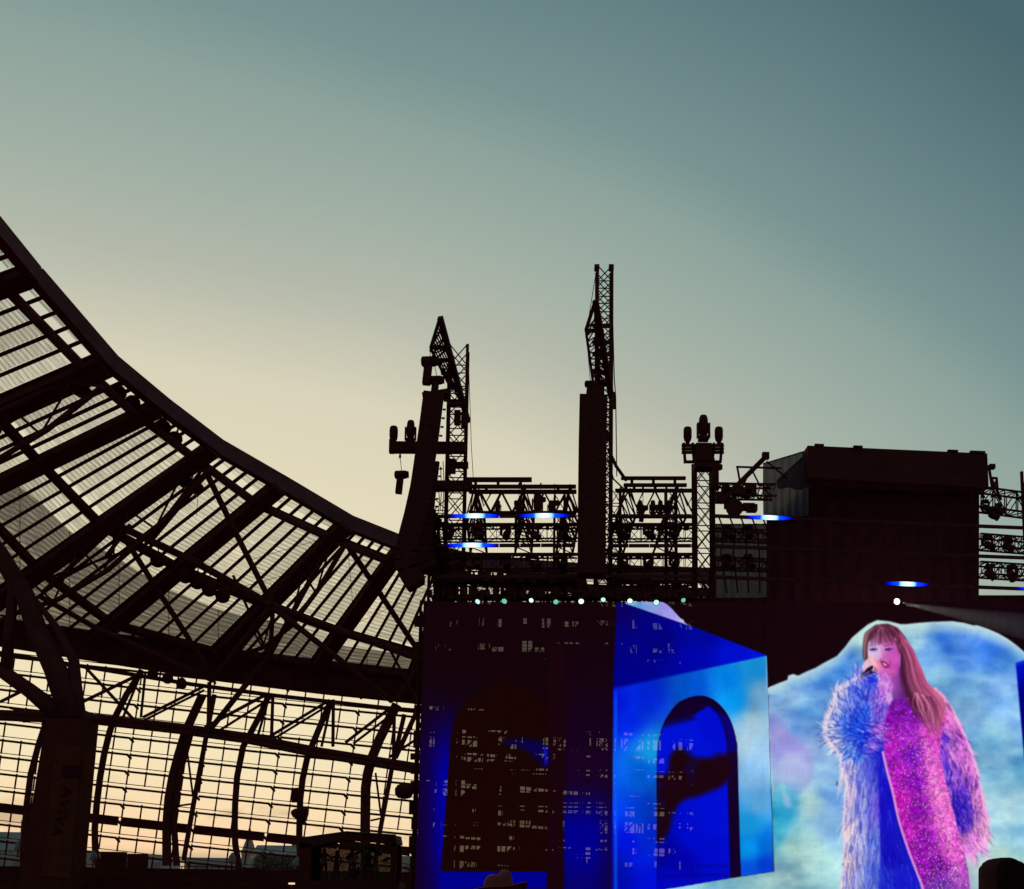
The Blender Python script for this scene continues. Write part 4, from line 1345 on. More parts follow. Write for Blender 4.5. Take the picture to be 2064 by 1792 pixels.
hillc = field([(*Q(150, 600), 115, 165, 215), (*Q(350, 520), 75, 140, 218), (*Q(500, 450), 90, 150, 222), (*Q(300, 700), 105, 165, 220), (*Q(250, 800), 110, 160, 222), (*Q(200, 950), 150, 150, 216), (*Q(150, 880), 145, 150, 214), (*Q(230, 1020), 160, 185, 222),
               (*Q(120, 1150), 150, 205, 215), (*Q(200, 1200), 100, 180, 212), (*Q(140, 1350), 60, 165, 205), (*Q(110, 1420), 60, 170, 205), (*Q(300, 1250), 165, 205, 212), (*Q(400, 1100), 120, 170, 215), (*Q(450, 1400), 130, 175, 215), (*Q(250, 1550), 168, 212, 210), (*Q(400, 1650), 165, 210, 212), (*Q(150, 1720), 160, 205, 212), (*Q(480, 1250), 105, 155, 215),
               (*Q(700, 250), 165, 205, 205), (*Q(960, 260), 150, 195, 215), (*Q(1050, 330), 95, 150, 215), (*Q(1150, 290), 58, 118, 218), (*Q(1250, 400), 70, 130, 220), (*Q(1400, 330), 70, 130, 222), (*Q(1500, 430), 85, 145, 218), (*Q(1100, 520), 120, 180, 220), (*Q(1300, 560), 100, 165, 220), (*Q(1450, 620), 90, 150, 216),
               (*Q(1300, 750), 110, 165, 216), (*Q(1450, 850), 125, 185, 215), (*Q(1550, 750), 105, 160, 218), (*Q(1450, 1000), 120, 175, 215), (*Q(1550, 1100), 130, 190, 215), (*Q(1480, 1300), 150, 195, 215), (*Q(1560, 1450), 125, 185, 215), (*Q(1450, 1600), 170, 212, 212), (*Q(1350, 1720), 172, 214, 214), (*Q(1600, 1750), 165, 210, 214)], 3.2)
hillc = np.clip(hillc * (.80 + .40 * na)[..., None] + (nb2 - .5)[..., None] * c3(70, 50, 30) + (nc - .5)[..., None] * c3(45, 35, 20), 0, 1)
wsp = 1 - np.abs(2 * vnoise(75, 55, 5, 2.0, .8) - 1)
wsp2 = 1 - np.abs(2 * vnoise(40, 56, 4, 1.4, .9) - 1)
hillc = np.clip(hillc + (wsp - .72)[..., None] * c3(120, 95, 45) * .5 + (wsp2 - .74)[..., None] * c3(70, 60, 30) * .7, 0, 1)
put(hm, hillc)
inner = mask([(x, y + 15) for x, y in hill[:30]] + hill[30:], 26)
rimm = np.clip(hm - inner, 0, 1) * (Yg < 1400) * (.6 + .5 * nc)
put(np.clip(rimm, 0, .85), c3(196, 226, 222))
# rounded purple ice shapes low on the left
put(mask(QP([(80, 720), (180, 830), (270, 900), (330, 1000), (340, 1080), (300, 1180), (220, 1220), (150, 1150), (90, 1180)]), 10, True) * hm * .45, c3(150, 140, 215))
put(mask(QP([(140, 1000), (200, 960), (260, 1010), (250, 1100), (190, 1140), (140, 1110)]), 10, True) * hm * .6, c3(175, 190, 225))
put(mask(QP([(100, 1180), (200, 1200), (250, 1260), (200, 1380), (130, 1480), (95, 1500)]), 30, True) * hm * .42, c3(30, 160, 205))
put(mask(QP([(150, 1190), (190, 1230), (205, 1290), (170, 1290), (150, 1240)]), 7, True) * hm * .55, c3(185, 190, 225))
put(mask(QP([(310, 1190), (360, 1330), (250, 1420), (180, 1470), (260, 1330)]), 30, True) * hm * .55, c3(196, 222, 212))
put(mask(QP([(345, 1380), (420, 1320), (500, 1310), (540, 1400), (480, 1500), (400, 1480)]), 16, True) * hm * .35, c3(110, 160, 218))
# dark blue house edge on the far side
put(mask(QP([(1565, 420), (1616, 403), (1700, 375), (2000, 375), (2000, 2000), (1700, 2000), (1660, 1400), (1616, 985), (1590, 700)]), 1.4), field([(2050, 1340, 0, 10, 190), (2060, 1450, 0, 0, 120), (2100, 1400, 0, 0, 110), (2090, 1700, 0, 0, 80)], 2))
put(mask(QP([(1565, 420), (1616, 403), (1622, 420), (1572, 440)]), 2), c3(0, 40, 215))


# ---- singer
def fur(poly, dirf, colf, n, ln, w, seed, ragged=0.0, jit=.35, curl=.35):
    """many brush hairs inside an outline; dirf(x, y) angle, colf(x, y, r) colour"""
    m_ = mask(poly, 1.0)
    ys_, xs_ = np.nonzero(m_ > .5)
    r = np.random.RandomState(seed)
    idx = r.randint(0, len(xs_), n)
    idx = idx[np.argsort(ys_[idx] + r.rand(n) * 30)]
    for i in idx:
        x, y = xs_[i] + PX0, ys_[i] + PY0
        a = dirf(x, y) + r.randn() * jit
        L = ln * (.55 + .9 * r.rand())
        c = r.randn() * curl
        pts = [(x, y)]
        for k in range(4):
            a2 = a + c * k / 3
            x, y = x + math.cos(a2) * L / 4, y + math.sin(a2) * L / 4
            pts.append((x, y))
        stroke(pts, w * (.6 + .7 * r.rand()), .25, colf(pts[1][0], pts[1][1], r), .4 + .45 * r.rand())


def pick(*cs):
    return lambda r: c3(*cs[r.randint(len(cs))])


SLV = QP([(480, 575), (560, 540), (600, 500), (700, 470), (790, 500), (812, 570), (800, 650), (775, 760), (755, 860), (735, 930), (690, 975), (600, 1012), (520, 985), (450, 930), (412, 870), (408, 800), (425, 735), (455, 680), (470, 620)])
BODY = QP([(520, 985), (600, 1000), (700, 960), (760, 900), (800, 1100), (850, 1350), (920, 1560), (990, 1750), (1010, 1900), (505, 1900), (515, 1700), (528, 1500), (520, 1400), (532, 1240), (545, 1150), (500, 1060)])
LIN = QP([(720, 950), (760, 940), (795, 1110), (850, 1350), (915, 1560), (985, 1750), (1005, 1900), (735, 1900), (745, 1600), (738, 1300), (730, 1100)])
ARM = QP([(1060, 560), (1130, 610), (1180, 690), (1215, 760), (1245, 830), (1300, 960), (1335, 1070), (1345, 1150), (1372, 1250), (1400, 1370), (1395, 1460), (1370, 1540), (1310, 1590), (1262, 1590), (1235, 1520), (1215, 1430), (1190, 1330), (1160, 1220), (1130, 1090), (1108, 960), (1110, 820), (1085, 680)])
DRS = QP([(815, 640), (850, 618), (905, 612), (960, 640), (1060, 600), (1110, 640), (1150, 720), (1135, 800), (1110, 880), (1108, 980), (1130, 1090), (1160, 1220), (1195, 1350), (1225, 1470), (1255, 1580), (1275, 1660), (1290, 1800), (1300, 1900), (1005, 1900), (985, 1750), (915, 1560), (850, 1340), (800, 1120), (760, 960), (748, 880), (765, 780), (790, 690)])
arm_c = field([(*Q(1120, 900), 60, 15, 200), (*Q(1150, 1100), 30, 12, 200), (*Q(1200, 1300), 16, 8, 170), (*Q(1260, 1350), 20, 5, 150), (*Q(1230, 1150), 90, 30, 205), (*Q(1250, 950), 190, 80, 215), (*Q(1300, 1050), 215, 105, 215), (*Q(1180, 760), 215, 90, 205), (*Q(1350, 1250), 225, 125, 220), (*Q(1380, 1420), 240, 150, 220), (*Q(1300, 1520), 215, 110, 225), (*Q(1120, 640), 225, 130, 195)], 3)
put(mask(ARM, 1.6), arm_c)


def arm_col(x, y, r):
    b = arm_c[int(min(PH_ - 1, max(0, y - PY0))), int(min(PW_ - 1, x - PX0))]
    k = r.rand()
    return b * .55 if k < .28 else (np.minimum(1, b + c3(60, 45, 25)) if k < .75 else c3(245, 165, 225))


fur(ARM, lambda x, y: 1.25 - .25 * math.sin((y - 1400) / 40.0), arm_col, 240, 32, 2.8, 71, jit=.2)
fur(ARM, lambda x, y: 1.25 - .25 * math.sin((y - 1400) / 40.0), arm_col, 950, 26, 1.05, 61, jit=.24)
e_ = QP([(1180, 690), (1245, 830), (1300, 960), (1335, 1070), (1372, 1250), (1400, 1370), (1385, 1500), (1300, 1590)])
for k in range(190):                              # ragged outer edge
    t = rs.rand() * (len(e_) - 1.001)
    i = int(t)
    x, y = np.array(e_[i]) * (1 - t + i) + np.array(e_[i + 1]) * (t - i)
    a = .95 + rs.randn() * .35
    stroke([(x - 4, y - 4), (x + 3 * math.cos(a), y + 4 * math.sin(a)), (x + 7 * math.cos(a), y + 9 * math.sin(a))], 1.0, .25, c3(244, 160 + rs.randint(40), 222), .75)
put(mask(QP([(1180, 1230), (1260, 1180), (1290, 1290), (1290, 1400), (1230, 1450), (1200, 1370)]), 12, True) * .55, c3(14, 6, 175))
fur(QP([(1190, 1210), (1290, 1180), (1320, 1300), (1290, 1420), (1220, 1440)]), lambda x, y: 1.2, lambda x, y, r: c3(*[(20, 8, 170), (150, 80, 220), (40, 20, 210), (215, 120, 225)][r.randint(4)]), 120, 11, .9, 62)
# dress
drs_c = field([(*Q(860, 680), 115, 20, 160), (*Q(950, 720), 120, 15, 165), (*Q(800, 780), 135, 15, 170), (*Q(900, 850), 150, 25, 185), (*Q(780, 900), 190, 30, 190), (*Q(1060, 850), 215, 70, 190), (*Q(1110, 700), 225, 95, 190), (*Q(950, 980), 110, 15, 185), (*Q(1050, 980), 225, 80, 195), (*Q(830, 1080), 165, 20, 180), (*Q(960, 1150), 120, 10, 170),
               (*Q(1080, 1120), 235, 95, 200), (*Q(1110, 1230), 242, 120, 200), (*Q(870, 1260), 200, 20, 180), (*Q(980, 1300), 125, 10, 165), (*Q(1140, 1400), 240, 110, 205), (*Q(920, 1450), 180, 20, 175), (*Q(1020, 1480), 130, 10, 165), (*Q(1190, 1560), 235, 90, 200), (*Q(980, 1620), 140, 15, 165), (*Q(1100, 1650), 110, 10, 150), (*Q(1240, 1720), 190, 80, 190), (*Q(1120, 1780), 90, 30, 150)], 3)
put(mask(DRS, 1.4), drs_c * (.62 + .75 * vnoise(5, 71, 2))[..., None])
md = mask(DRS, 1.0)
ys_, xs_ = np.nonzero(md > .7)
bright = np.clip((xs_ + PX0 - 1780) / 130.0, .15, 1) * .5 + .5 * (np.clip(1 - np.abs((xs_ + PX0) - (1880 + (ys_ + PY0 - 1560) * .24)) / 34.0, 0, 1))
pr = (.25 + bright) * np.where(ys_ + PY0 < 1455, .35, 1.0)
pr = pr / pr.sum()
xs_s, ys_s, pr_s = xs_, ys_, pr
for i in rs.choice(len(xs_), 3600, p=pr):
    x, y = xs_[i] + PX0 + rs.rand(), ys_[i] + PY0 + rs.rand()
    k = rs.rand()
    col = c3(255, 205, 245) if k < .16 else c3(250, 130, 215) if k < .52 else c3(215, 60, 215) if k < .7 else c3(70, 0, 150)
    a = rs.rand() * 3.14
    s_ = .5 + .8 * rs.rand()
    stroke([(x, y), (x + math.cos(a) * s_, y + math.sin(a) * s_)], .45 + .5 * rs.rand(), .4, col, .9)
for k in range(170):                              # bright line of sequins down her side
    y = 1490 + rs.rand() * 270
    x = 1880 + (y - 1560) * .24 + rs.randn() * 7
    stroke([(x, y), (x + rs.randn(), y + 1.5)], .9, .4, c3(255, 205, 215), .85)
put(mask(QP([(1030, 1760), (1290, 1700), (1330, 1900), (1000, 1900)]), 40) * .4, c3(120, 75, 175))
# coat front panel and lining
body_c = field([(*Q(520, 1100), 225, 205, 225), (*Q(560, 1200), 232, 205, 215), (*Q(540, 1450), 238, 210, 208), (*Q(550, 1650), 240, 210, 208), (*Q(620, 1150), 105, 125, 225), (*Q(650, 1300), 120, 140, 225), (*Q(700, 1100), 60, 70, 215), (*Q(610, 1500), 190, 190, 225), (*Q(680, 1500), 90, 120, 225), (*Q(640, 1700), 130, 150, 225), (*Q(700, 1700), 60, 90, 220), (*Q(730, 1300), 90, 60, 215), (*Q(720, 1000), 35, 50, 215), (*Q(560, 1020), 160, 170, 228)], 3)
put(mask(BODY, 1.5), body_c)


def body_col(x, y, r):
    b = body_c[int(min(PH_ - 1, max(0, y - PY0))), int(min(PW_ - 1, x - PX0))]
    k = r.rand()
    return b * c3(105, 115, 220) if k < .30 else (np.minimum(1, b + c3(35, 30, 18)) if k < .68 else (c3(236, 214, 222) if k < .80 and x < Q(650, 0)[0] else b * .88))


fur(BODY, lambda x, y: 1.62 + .05 * math.sin(x / 7.0), body_col, 330, 52, 3.0, 73, jit=.10, curl=.25)
fur(BODY, lambda x, y: 1.62 + .06 * math.sin(x / 9.0), body_col, 1100, 44, 1.0, 63, jit=.11, curl=.3)
put(mask(LIN, 5), field([(*Q(760, 1000), 20, 25, 205), (*Q(780, 1300), 14, 12, 188), (*Q(800, 1600), 10, 8, 180), (*Q(900, 1750), 18, 22, 200), (*Q(760, 1700), 30, 50, 205)], 2.5))
fur(LIN, lambda x, y: 1.45, lambda x, y, r: c3(*[(20, 25, 210), (8, 6, 150), (50, 80, 220), (14, 10, 185)][r.randint(4)]), 300, 24, .8, 64, jit=.12, curl=.1)
tr_ = smooth(QP([(760, 960), (790, 1090), (822, 1210), (850, 1345), (880, 1450), (915, 1555), (955, 1660), (992, 1755), (1010, 1810)]), 5, False)
stroke(tr_, 2.6, 2.0, c3(238, 130, 205), .9)
stroke([(x - 1.6, y) for x, y in tr_], .9, .7, c3(250, 190, 225), .8)
# raised sleeve
slv_c = field([(*Q(440, 800), 225, 205, 225), (*Q(470, 700), 215, 195, 222), (*Q(500, 600), 225, 205, 222), (*Q(430, 880), 232, 208, 220), (*Q(470, 950), 235, 210, 215), (*Q(550, 650), 120, 130, 228), (*Q(530, 760), 70, 110, 228), (*Q(600, 800), 8, 60, 220), (*Q(560, 820), 20, 80, 222), (*Q(640, 850), 5, 45, 215), (*Q(620, 900), 8, 55, 216), (*Q(660, 720), 10, 72, 222), (*Q(560, 950), 80, 130, 225), (*Q(620, 600), 45, 80, 222), (*Q(680, 540), 60, 60, 220), (*Q(720, 700), 150, 80, 215), (*Q(735, 820), 190, 80, 205), (*Q(760, 620), 205, 110, 215), (*Q(700, 920), 120, 50, 210), (*Q(780, 540), 220, 140, 220), (*Q(600, 1000), 60, 110, 222)], 3)
put(mask(SLV, 1.6), slv_c)


def slv_col(x, y, r):
    b = slv_c[int(min(PH_ - 1, max(0, y - PY0))), int(min(PW_ - 1, max(0, x - PX0)))]
    k = r.rand()
    return b * c3(80, 115, 210) if k < .45 else (np.minimum(1, b + c3(26, 40, 20)) if k < .94 else c3(205, 205, 240))


ex, ey = Q(640, 850)


def slv_dir(x, y):
    if y < ey - 25:
        return math.atan2(-.95, -.35) if x < Q(650, 0)[0] else math.atan2(-.9, .25)
    return math.atan2(y - ey + 4, x - ex) if x < ex else .25


fur(SLV, slv_dir, slv_col, 300, 24, 2.6, 75, jit=.35)
fur(SLV, slv_dir, slv_col, 950, 17, 1.15, 65, jit=.38)
out_e = QP([(800, 560), (700, 480), (600, 500), (545, 548), (480, 575), (466, 630), (450, 690), (420, 740), (408, 800), (412, 870), (450, 930), (505, 985), (500, 1060), (540, 1150), (530, 1250), (520, 1400), (525, 1520), (514, 1700), (505, 1800)])
for k in range(420):
    t = rs.rand() * (len(out_e) - 1.001)
    i = int(t)
    x, y = np.array(out_e[i]) * (1 - t + i) + np.array(out_e[i + 1]) * (t - i)
    a = (math.atan2(y - ey, x - ex) if i < 11 else 1.9) + rs.randn() * .4
    L = 6 + 6 * rs.rand()
    stroke([(x - .4 * L * math.cos(a), y - .4 * L * math.sin(a)), (x + .3 * L * math.cos(a), y + .3 * L * math.sin(a)), (x + .8 * L * math.cos(a + .25), y + .8 * L * math.sin(a + .25))], 1.1, .25, c3(*[(242, 220, 218), (228, 205, 228), (200, 195, 235)][rs.randint(3)]), .85)
# neck, hair behind, face
put(mask(QP([(790, 500), (872, 430), (905, 560), (915, 640), (820, 640)]), 3), field([(*Q(815, 560), 190, 90, 190), (*Q(860, 560), 120, 55, 150), (*Q(895, 600), 80, 25, 110)], 2))
HR = QP([(735, 183), (790, 180), (850, 205), (895, 260), (925, 320), (965, 390), (1000, 460), (1025, 530), (1070, 580), (1125, 630), (1140, 700), (1120, 780), (1105, 860), (1098, 905), (1070, 860), (1045, 800), (1010, 770), (965, 725), (930, 660), (905, 600), (885, 540), (868, 470), (868, 380), (850, 300)])
HR = [p for p in HR[:12]] + QP([(1118, 740), (1090, 790), (1075, 760), (1040, 770), (1020, 730), (985, 715)]) + HR[18:]
hr_c = field([(*Q(790, 210), 105, 40, 75), (*Q(870, 260), 120, 40, 80), (*Q(880, 400), 60, 15, 45), (*Q(890, 520), 55, 15, 50), (*Q(940, 400), 240, 125, 160), (*Q(960, 500), 240, 120, 160), (*Q(920, 560), 120, 45, 80), (*Q(1010, 560), 215, 115, 145), (*Q(970, 650), 90, 25, 65), (*Q(1060, 640), 225, 130, 160), (*Q(1020, 730), 140, 60, 90), (*Q(1090, 780), 225, 130, 165), (*Q(1080, 860), 200, 100, 150)], 3)
put(mask(HR, 2), hr_c)
for k in range(260):
    t = rs.rand()
    s0 = Q(760 + 110 * t + rs.randn() * 8, 192 + 70 * t * t + rs.rand() * 25)
    s1 = Q(868 + 75 * t + rs.randn() * 8, 340 + rs.rand() * 40)
    s2 = Q(885 + 125 * t + rs.randn() * 9, 520 + rs.rand() * 40)
    s3 = Q(940 + 185 * t + rs.randn() * 12, 660 + rs.rand() * 60)
    s4 = Q(985 + 125 * t + rs.randn() * 22, 700 + 190 * rs.rand() * (.35 + .65 * t))
    b = rs.rand()
    tone = .25 + .75 * t
    col = c3(55, 12, 42) * (1 - tone) + c3(*[(255, 160, 188), (245, 128, 168), (190, 78, 128), (95, 20, 68)][rs.randint(4)]) * tone
    wv = 5 * math.sin(k * 1.7)
    stroke(smooth([s0, s1, (s2[0] + wv * .3, s2[1]), (s3[0] - wv * .5, s3[1]), (s4[0] + wv * .5, s4[1])], 4, False), 2.2 if k < 50 else .8, .4, col, (.55 if k < 50 else .3) + .3 * b)
put(mask(QP([(862, 330), (880, 360), (890, 470), (915, 580), (960, 690), (925, 650), (885, 550), (866, 460)]), 9, True) * .8, c3(48, 10, 42))
put(mask(QP([(905, 600), (960, 640), (1000, 720), (1040, 780), (1000, 770), (940, 700)]), 10, True) * .55, c3(70, 18, 56))
put(mask(QP([(730, 186), (690, 205), (660, 240), (645, 290), (636, 350), (640, 395), (652, 402), (668, 390), (668, 330), (680, 280), (720, 250)]), 2, True), c3(88, 48, 62))
for k in range(60):
    t = rs.rand()
    stroke(smooth([Q(735 + rs.randn() * 6, 190), Q(680 - 25 * t, 235), Q(655 - 15 * t + rs.randn() * 3, 310), Q(652 - 8 * t, 395)], 4, False), .8, .4, c3(*[(60, 28, 45), (150, 105, 105), (205, 165, 160), (110, 65, 80)][rs.randint(4)]), .6)
FACE = QP([(668, 330), (676, 292), (700, 262), (740, 250), (790, 250), (835, 268), (860, 310), (867, 370), (862, 440), (845, 485), (818, 512), (790, 520), (760, 510), (715, 480), (685, 440), (670, 390)])
put(mask(FACE, 1.8, True), field([(*Q(690, 310), 190, 160, 215), (*Q(690, 370), 225, 200, 225), (*Q(715, 390), 205, 175, 210), (*Q(735, 350), 215, 185, 220), (*Q(770, 280), 210, 95, 180), (*Q(790, 375), 205, 80, 180), (*Q(830, 400), 215, 85, 185), (*Q(850, 350), 190, 75, 175), (*Q(810, 460), 218, 95, 185), (*Q(850, 450), 170, 60, 160), (*Q(815, 505), 170, 70, 165)], 3))
put(mask(QP([(742, 322), (752, 322), (756, 368), (762, 385), (752, 394), (740, 390), (744, 360)]), 3, True) * .55, c3(235, 140, 200))
put(mask(QP([(752, 330), (764, 372), (772, 388), (760, 392), (756, 365)]), 3, True) * .4, c3(150, 50, 150))
stroke(QP([(742, 391), (752, 396), (764, 391)]), .6, .4, c3(110, 30, 90), .8)
for x, s_ in ((703, -1), (793, 1)):                # eyes with lids and brows
    put(mask(QP([(x - 24, 338), (x - 10, 328), (x + 10, 327), (x + 24, 336), (x + 8, 346), (x - 12, 347)]), 3, True) * .6, c3(95, 70, 165))
    stroke(QP([(x - 20, 339), (x - 8, 334), (x + 8, 334), (x + 22, 337 if s_ < 0 else 333)]), 1.0, .6, c3(22, 8, 45), .95)
    put(mask(QP([(x - 8, 336), (x, 333), (x + 8, 336), (x, 342)]), 1.5, True), c3(30, 12, 60))
    stroke(QP([(x - 16, 344), (x, 347), (x + 16, 343)]), .5, .4, c3(60, 25, 95), .7)
stroke(QP([(680, 314), (697, 309), (716, 318)]), .8, .5, c3(75, 40, 95), .85)
stroke(QP([(768, 318), (790, 310), (818, 311)]), .8, .5, c3(85, 25, 110), .85)
put(mask(QP([(736, 402), (755, 403), (778, 412), (798, 430), (796, 444), (778, 452), (762, 440), (748, 424)]), 2.4, True) * .85, c3(125, 22, 88))
put(mask(QP([(758, 419), (773, 423), (785, 434), (773, 436), (764, 429)]), 1.2, True) * .85, c3(250, 210, 235))
stroke(QP([(738, 402), (758, 402), (782, 412), (800, 431)]), .8, .5, c3(225, 120, 165), .8)
stroke(QP([(758, 440), (778, 453), (796, 446)]), .9, .5, c3(200, 60, 140), .8)
put(mask(QP([(800, 400), (812, 430), (806, 462), (800, 440)]), 4, True) * .5, c3(140, 35, 130))
put(mask(QP([(676, 285), (690, 232), (735, 190), (800, 186), (852, 225), (866, 300), (835, 268), (790, 252), (735, 252), (700, 266)]), 2.5, True), c3(86, 36, 62))
for k in range(60):                               # fringe
    t = rs.rand()
    x1 = 682 + 150 * t
    stroke(smooth([Q(745 + rs.randn() * 14, 192 + rs.rand() * 10), Q(lerp(715, 800, t) + rs.randn() * 6, 235), Q(x1, 275 + rs.rand() * 12), Q(x1 + rs.randn() * 7 + (t - .3) * 14, 298 + rs.rand() * 14)], 4, False), 1.0, .4, c3(*[(72, 30, 52), (110, 52, 78), (60, 22, 48), (165, 88, 118)][rs.randint(4)]), .7)
for k in range(18):
    stroke(smooth([Q(800 + rs.rand() * 30, 200), Q(835 + rs.rand() * 20, 250), Q(838 + rs.rand() * 18, 300), Q(855 + rs.rand() * 12, 345 + rs.rand() * 30)], 4, False), 1.0, .4, c3(*[(72, 25, 52), (190, 90, 120), (110, 40, 75)][rs.randint(3)]), .75)
# hand closed round the microphone
put(mask(QP([(628, 462), (640, 425), (660, 400), (690, 384), (722, 392), (744, 416), (755, 450), (750, 475), (720, 470), (690, 440), (655, 455)]), 1.6, True), field([(*Q(650, 430), 222, 200, 222), (*Q(690, 400), 240, 185, 195), (*Q(730, 420), 240, 150, 185), (*Q(745, 460), 225, 110, 180)], 2))
put(mask(QP([(622, 508), (632, 478), (668, 442), (700, 436), (724, 452), (722, 472), (690, 488), (655, 502), (630, 520)]), 1.4, True), c3(26, 10, 44))
for k in range(4):                                # fingers over the barrel
    x = 698 + 13 * k
    stroke(QP([(x - 8, 392 + 6 * k), (x + 4, 416 + 6 * k), (x + 8, 446 + 5 * k), (x + 2, 468 + 3 * k)]), 2.0, 1.4, c3(*[(245, 195, 195), (248, 175, 190), (240, 150, 190), (228, 120, 185)][k]), .95)
    stroke(QP([(x + 6, 400 + 6 * k), (x + 14, 424 + 6 * k), (x + 13, 448 + 5 * k)]), .45, .35, c3(160, 70, 120), .7)
stroke(QP([(640, 470), (660, 448), (688, 432)]), 1.8, 1.2, c3(240, 200, 205), .9)
stroke(QP([(655, 484), (680, 468)]), .9, .5, c3(205, 185, 225), .8)
stroke(QP([(690, 462), (706, 452)]), .9, .5, c3(215, 190, 230), .8)
# fluffy cuff over the wrist
CUF = QP([(575, 540), (575, 480), (600, 440), (640, 470), (640, 512), (700, 490), (735, 472), (800, 470), (825, 560), (780, 600), (680, 580), (610, 570)])
fur(CUF, lambda x, y: -1.5 if x < Q(660, 0)[0] else (1.7 if x > Q(740, 0)[0] else -2.4), lambda x, y, r: (c3(*[(235, 215, 222), (150, 150, 230), (60, 80, 215)][r.randint(3)]) if x < Q(660, 0)[0] else c3(*[(200, 110, 220), (240, 165, 225), (170, 85, 215)][r.randint(3)]) if x > Q(725, 0)[0] else c3(*[(10, 20, 200), (40, 70, 220), (110, 130, 230)][r.randint(3)])), 300, 12, 1.1, 66)
for k in range(26):                               # loose hairs over the collar
    a = rs.uniform(.2, 1.6)
    x, y = Q(770 + rs.rand() * 25, 590 + rs.rand() * 60)
    stroke([(x, y), (x + 6 * math.cos(a), y + 6 * math.sin(a)), (x + 11 * math.cos(a + .2), y + 11 * math.sin(a + .2))], .9, .3, c3(235, 150, 225), .8)
for k in range(70):                               # hair lying over the shoulder and the dress
    t = rs.rand()
    o1, o2, o3 = rs.randn(3) * 14
    e1 = 790 + 130 * rs.rand()
    stroke(smooth([Q(955 + 95 * t, 600 + 25 * t), Q(985 + 90 * t + o1, 680), Q(1005 + 90 * t + o2, 740), Q(1045 + 55 * t + o3, e1)], 5, False), 1.8 if k < 16 else .8, .25, c3(*[(110, 40, 78), (232, 135, 170), (250, 170, 195), (165, 75, 118), (80, 20, 62)][rs.randint(5)]), .55)
stroke(QP([(478, 1158), (484, 1138)]), 1.3, .8, c3(15, 20, 40), .9)
kr = np.array([.09, .24, .34, .24, .09], np.float32)   # the video picture is soft
soft = sum(kr[i] * np.roll(IMG, i - 2, 0) for i in range(5))
soft = sum(kr[i] * np.roll(soft, i - 2, 1) for i in range(5))
sm_ = ((Xg > 1556) * 1.0)[..., None].astype(np.float32)
IMG = IMG * (1 - .85 * sm_) + soft * .85 * sm_
for i in rs.choice(len(xs_s), 900, p=pr_s):       # crisp glints on the dress
    x, y = xs_s[i] + PX0 + rs.rand(), ys_s[i] + PY0 + rs.rand()
    if y < Q(0, 930)[1] and x > Q(930, 0)[0]:
        continue
    stroke([(x, y), (x + .5, y + .5)], .5 + .5 * rs.rand(), .4, c3(*[(255, 225, 250), (255, 170, 230)][rs.randint(2)]), .8)
seam = ((np.mod(Xg - 1560, 24) < 1) | (np.mod(Yg - 1213, 24) < 1)).astype(np.float32)
IMG *= (1 - .03 * seam[..., None])                # joints of the screen modules
tile = rs.rand(PH_ // 24 + 2, PW_ // 24 + 3).astype(np.float32)
ti = tile[((Yg - PY0) // 24).astype(int), ((Xg - PX0) // 24).astype(int)]
IMG *= (.985 + .03 * ti)[..., None]
IMG *= (.965 + .07 * rs.rand(PH_, PW_, 1).astype(np.float32))      # fine grain of the lamps
IMG = np.clip(IMG, 0, 1)

# ------------------------------------------------------------------ the big screen itself
mt, n_, l_ = new_mat('led_mesh_screen')
out = n_.new('ShaderNodeOutputMaterial'); at_ = n_.new('ShaderNodeAttribute'); at_.attribute_name = 'picture'
em = n_.new('ShaderNodeEmission'); em.inputs['Strength'].default_value = 1.0
tp_ = n_.new('ShaderNodeBsdfTransparent'); tp_.inputs['Color'].default_value = (0.10, 0.096, 0.096, 1)
ad1 = n_.new('ShaderNodeAddShader')
l_.new(at_.outputs['Color'], em.inputs['Color']); l_.new(em.outputs[0], ad1.inputs[0]); l_.new(tp_.outputs[0], ad1.inputs[1]); l_.new(ad1.outputs[0], out.inputs['Surface'])
M['led'] = mt

LIN_IMG = np.where(IMG <= .04045, IMG / 12.92, ((IMG + .055) / 1.055) ** 2.4).astype(np.float32)
led = thing('led_screen', Vector((W(1450, 1790, YS).x, YS, 0)), 'huge video wall showing a blue arched building and a singer in fur', 'screen')


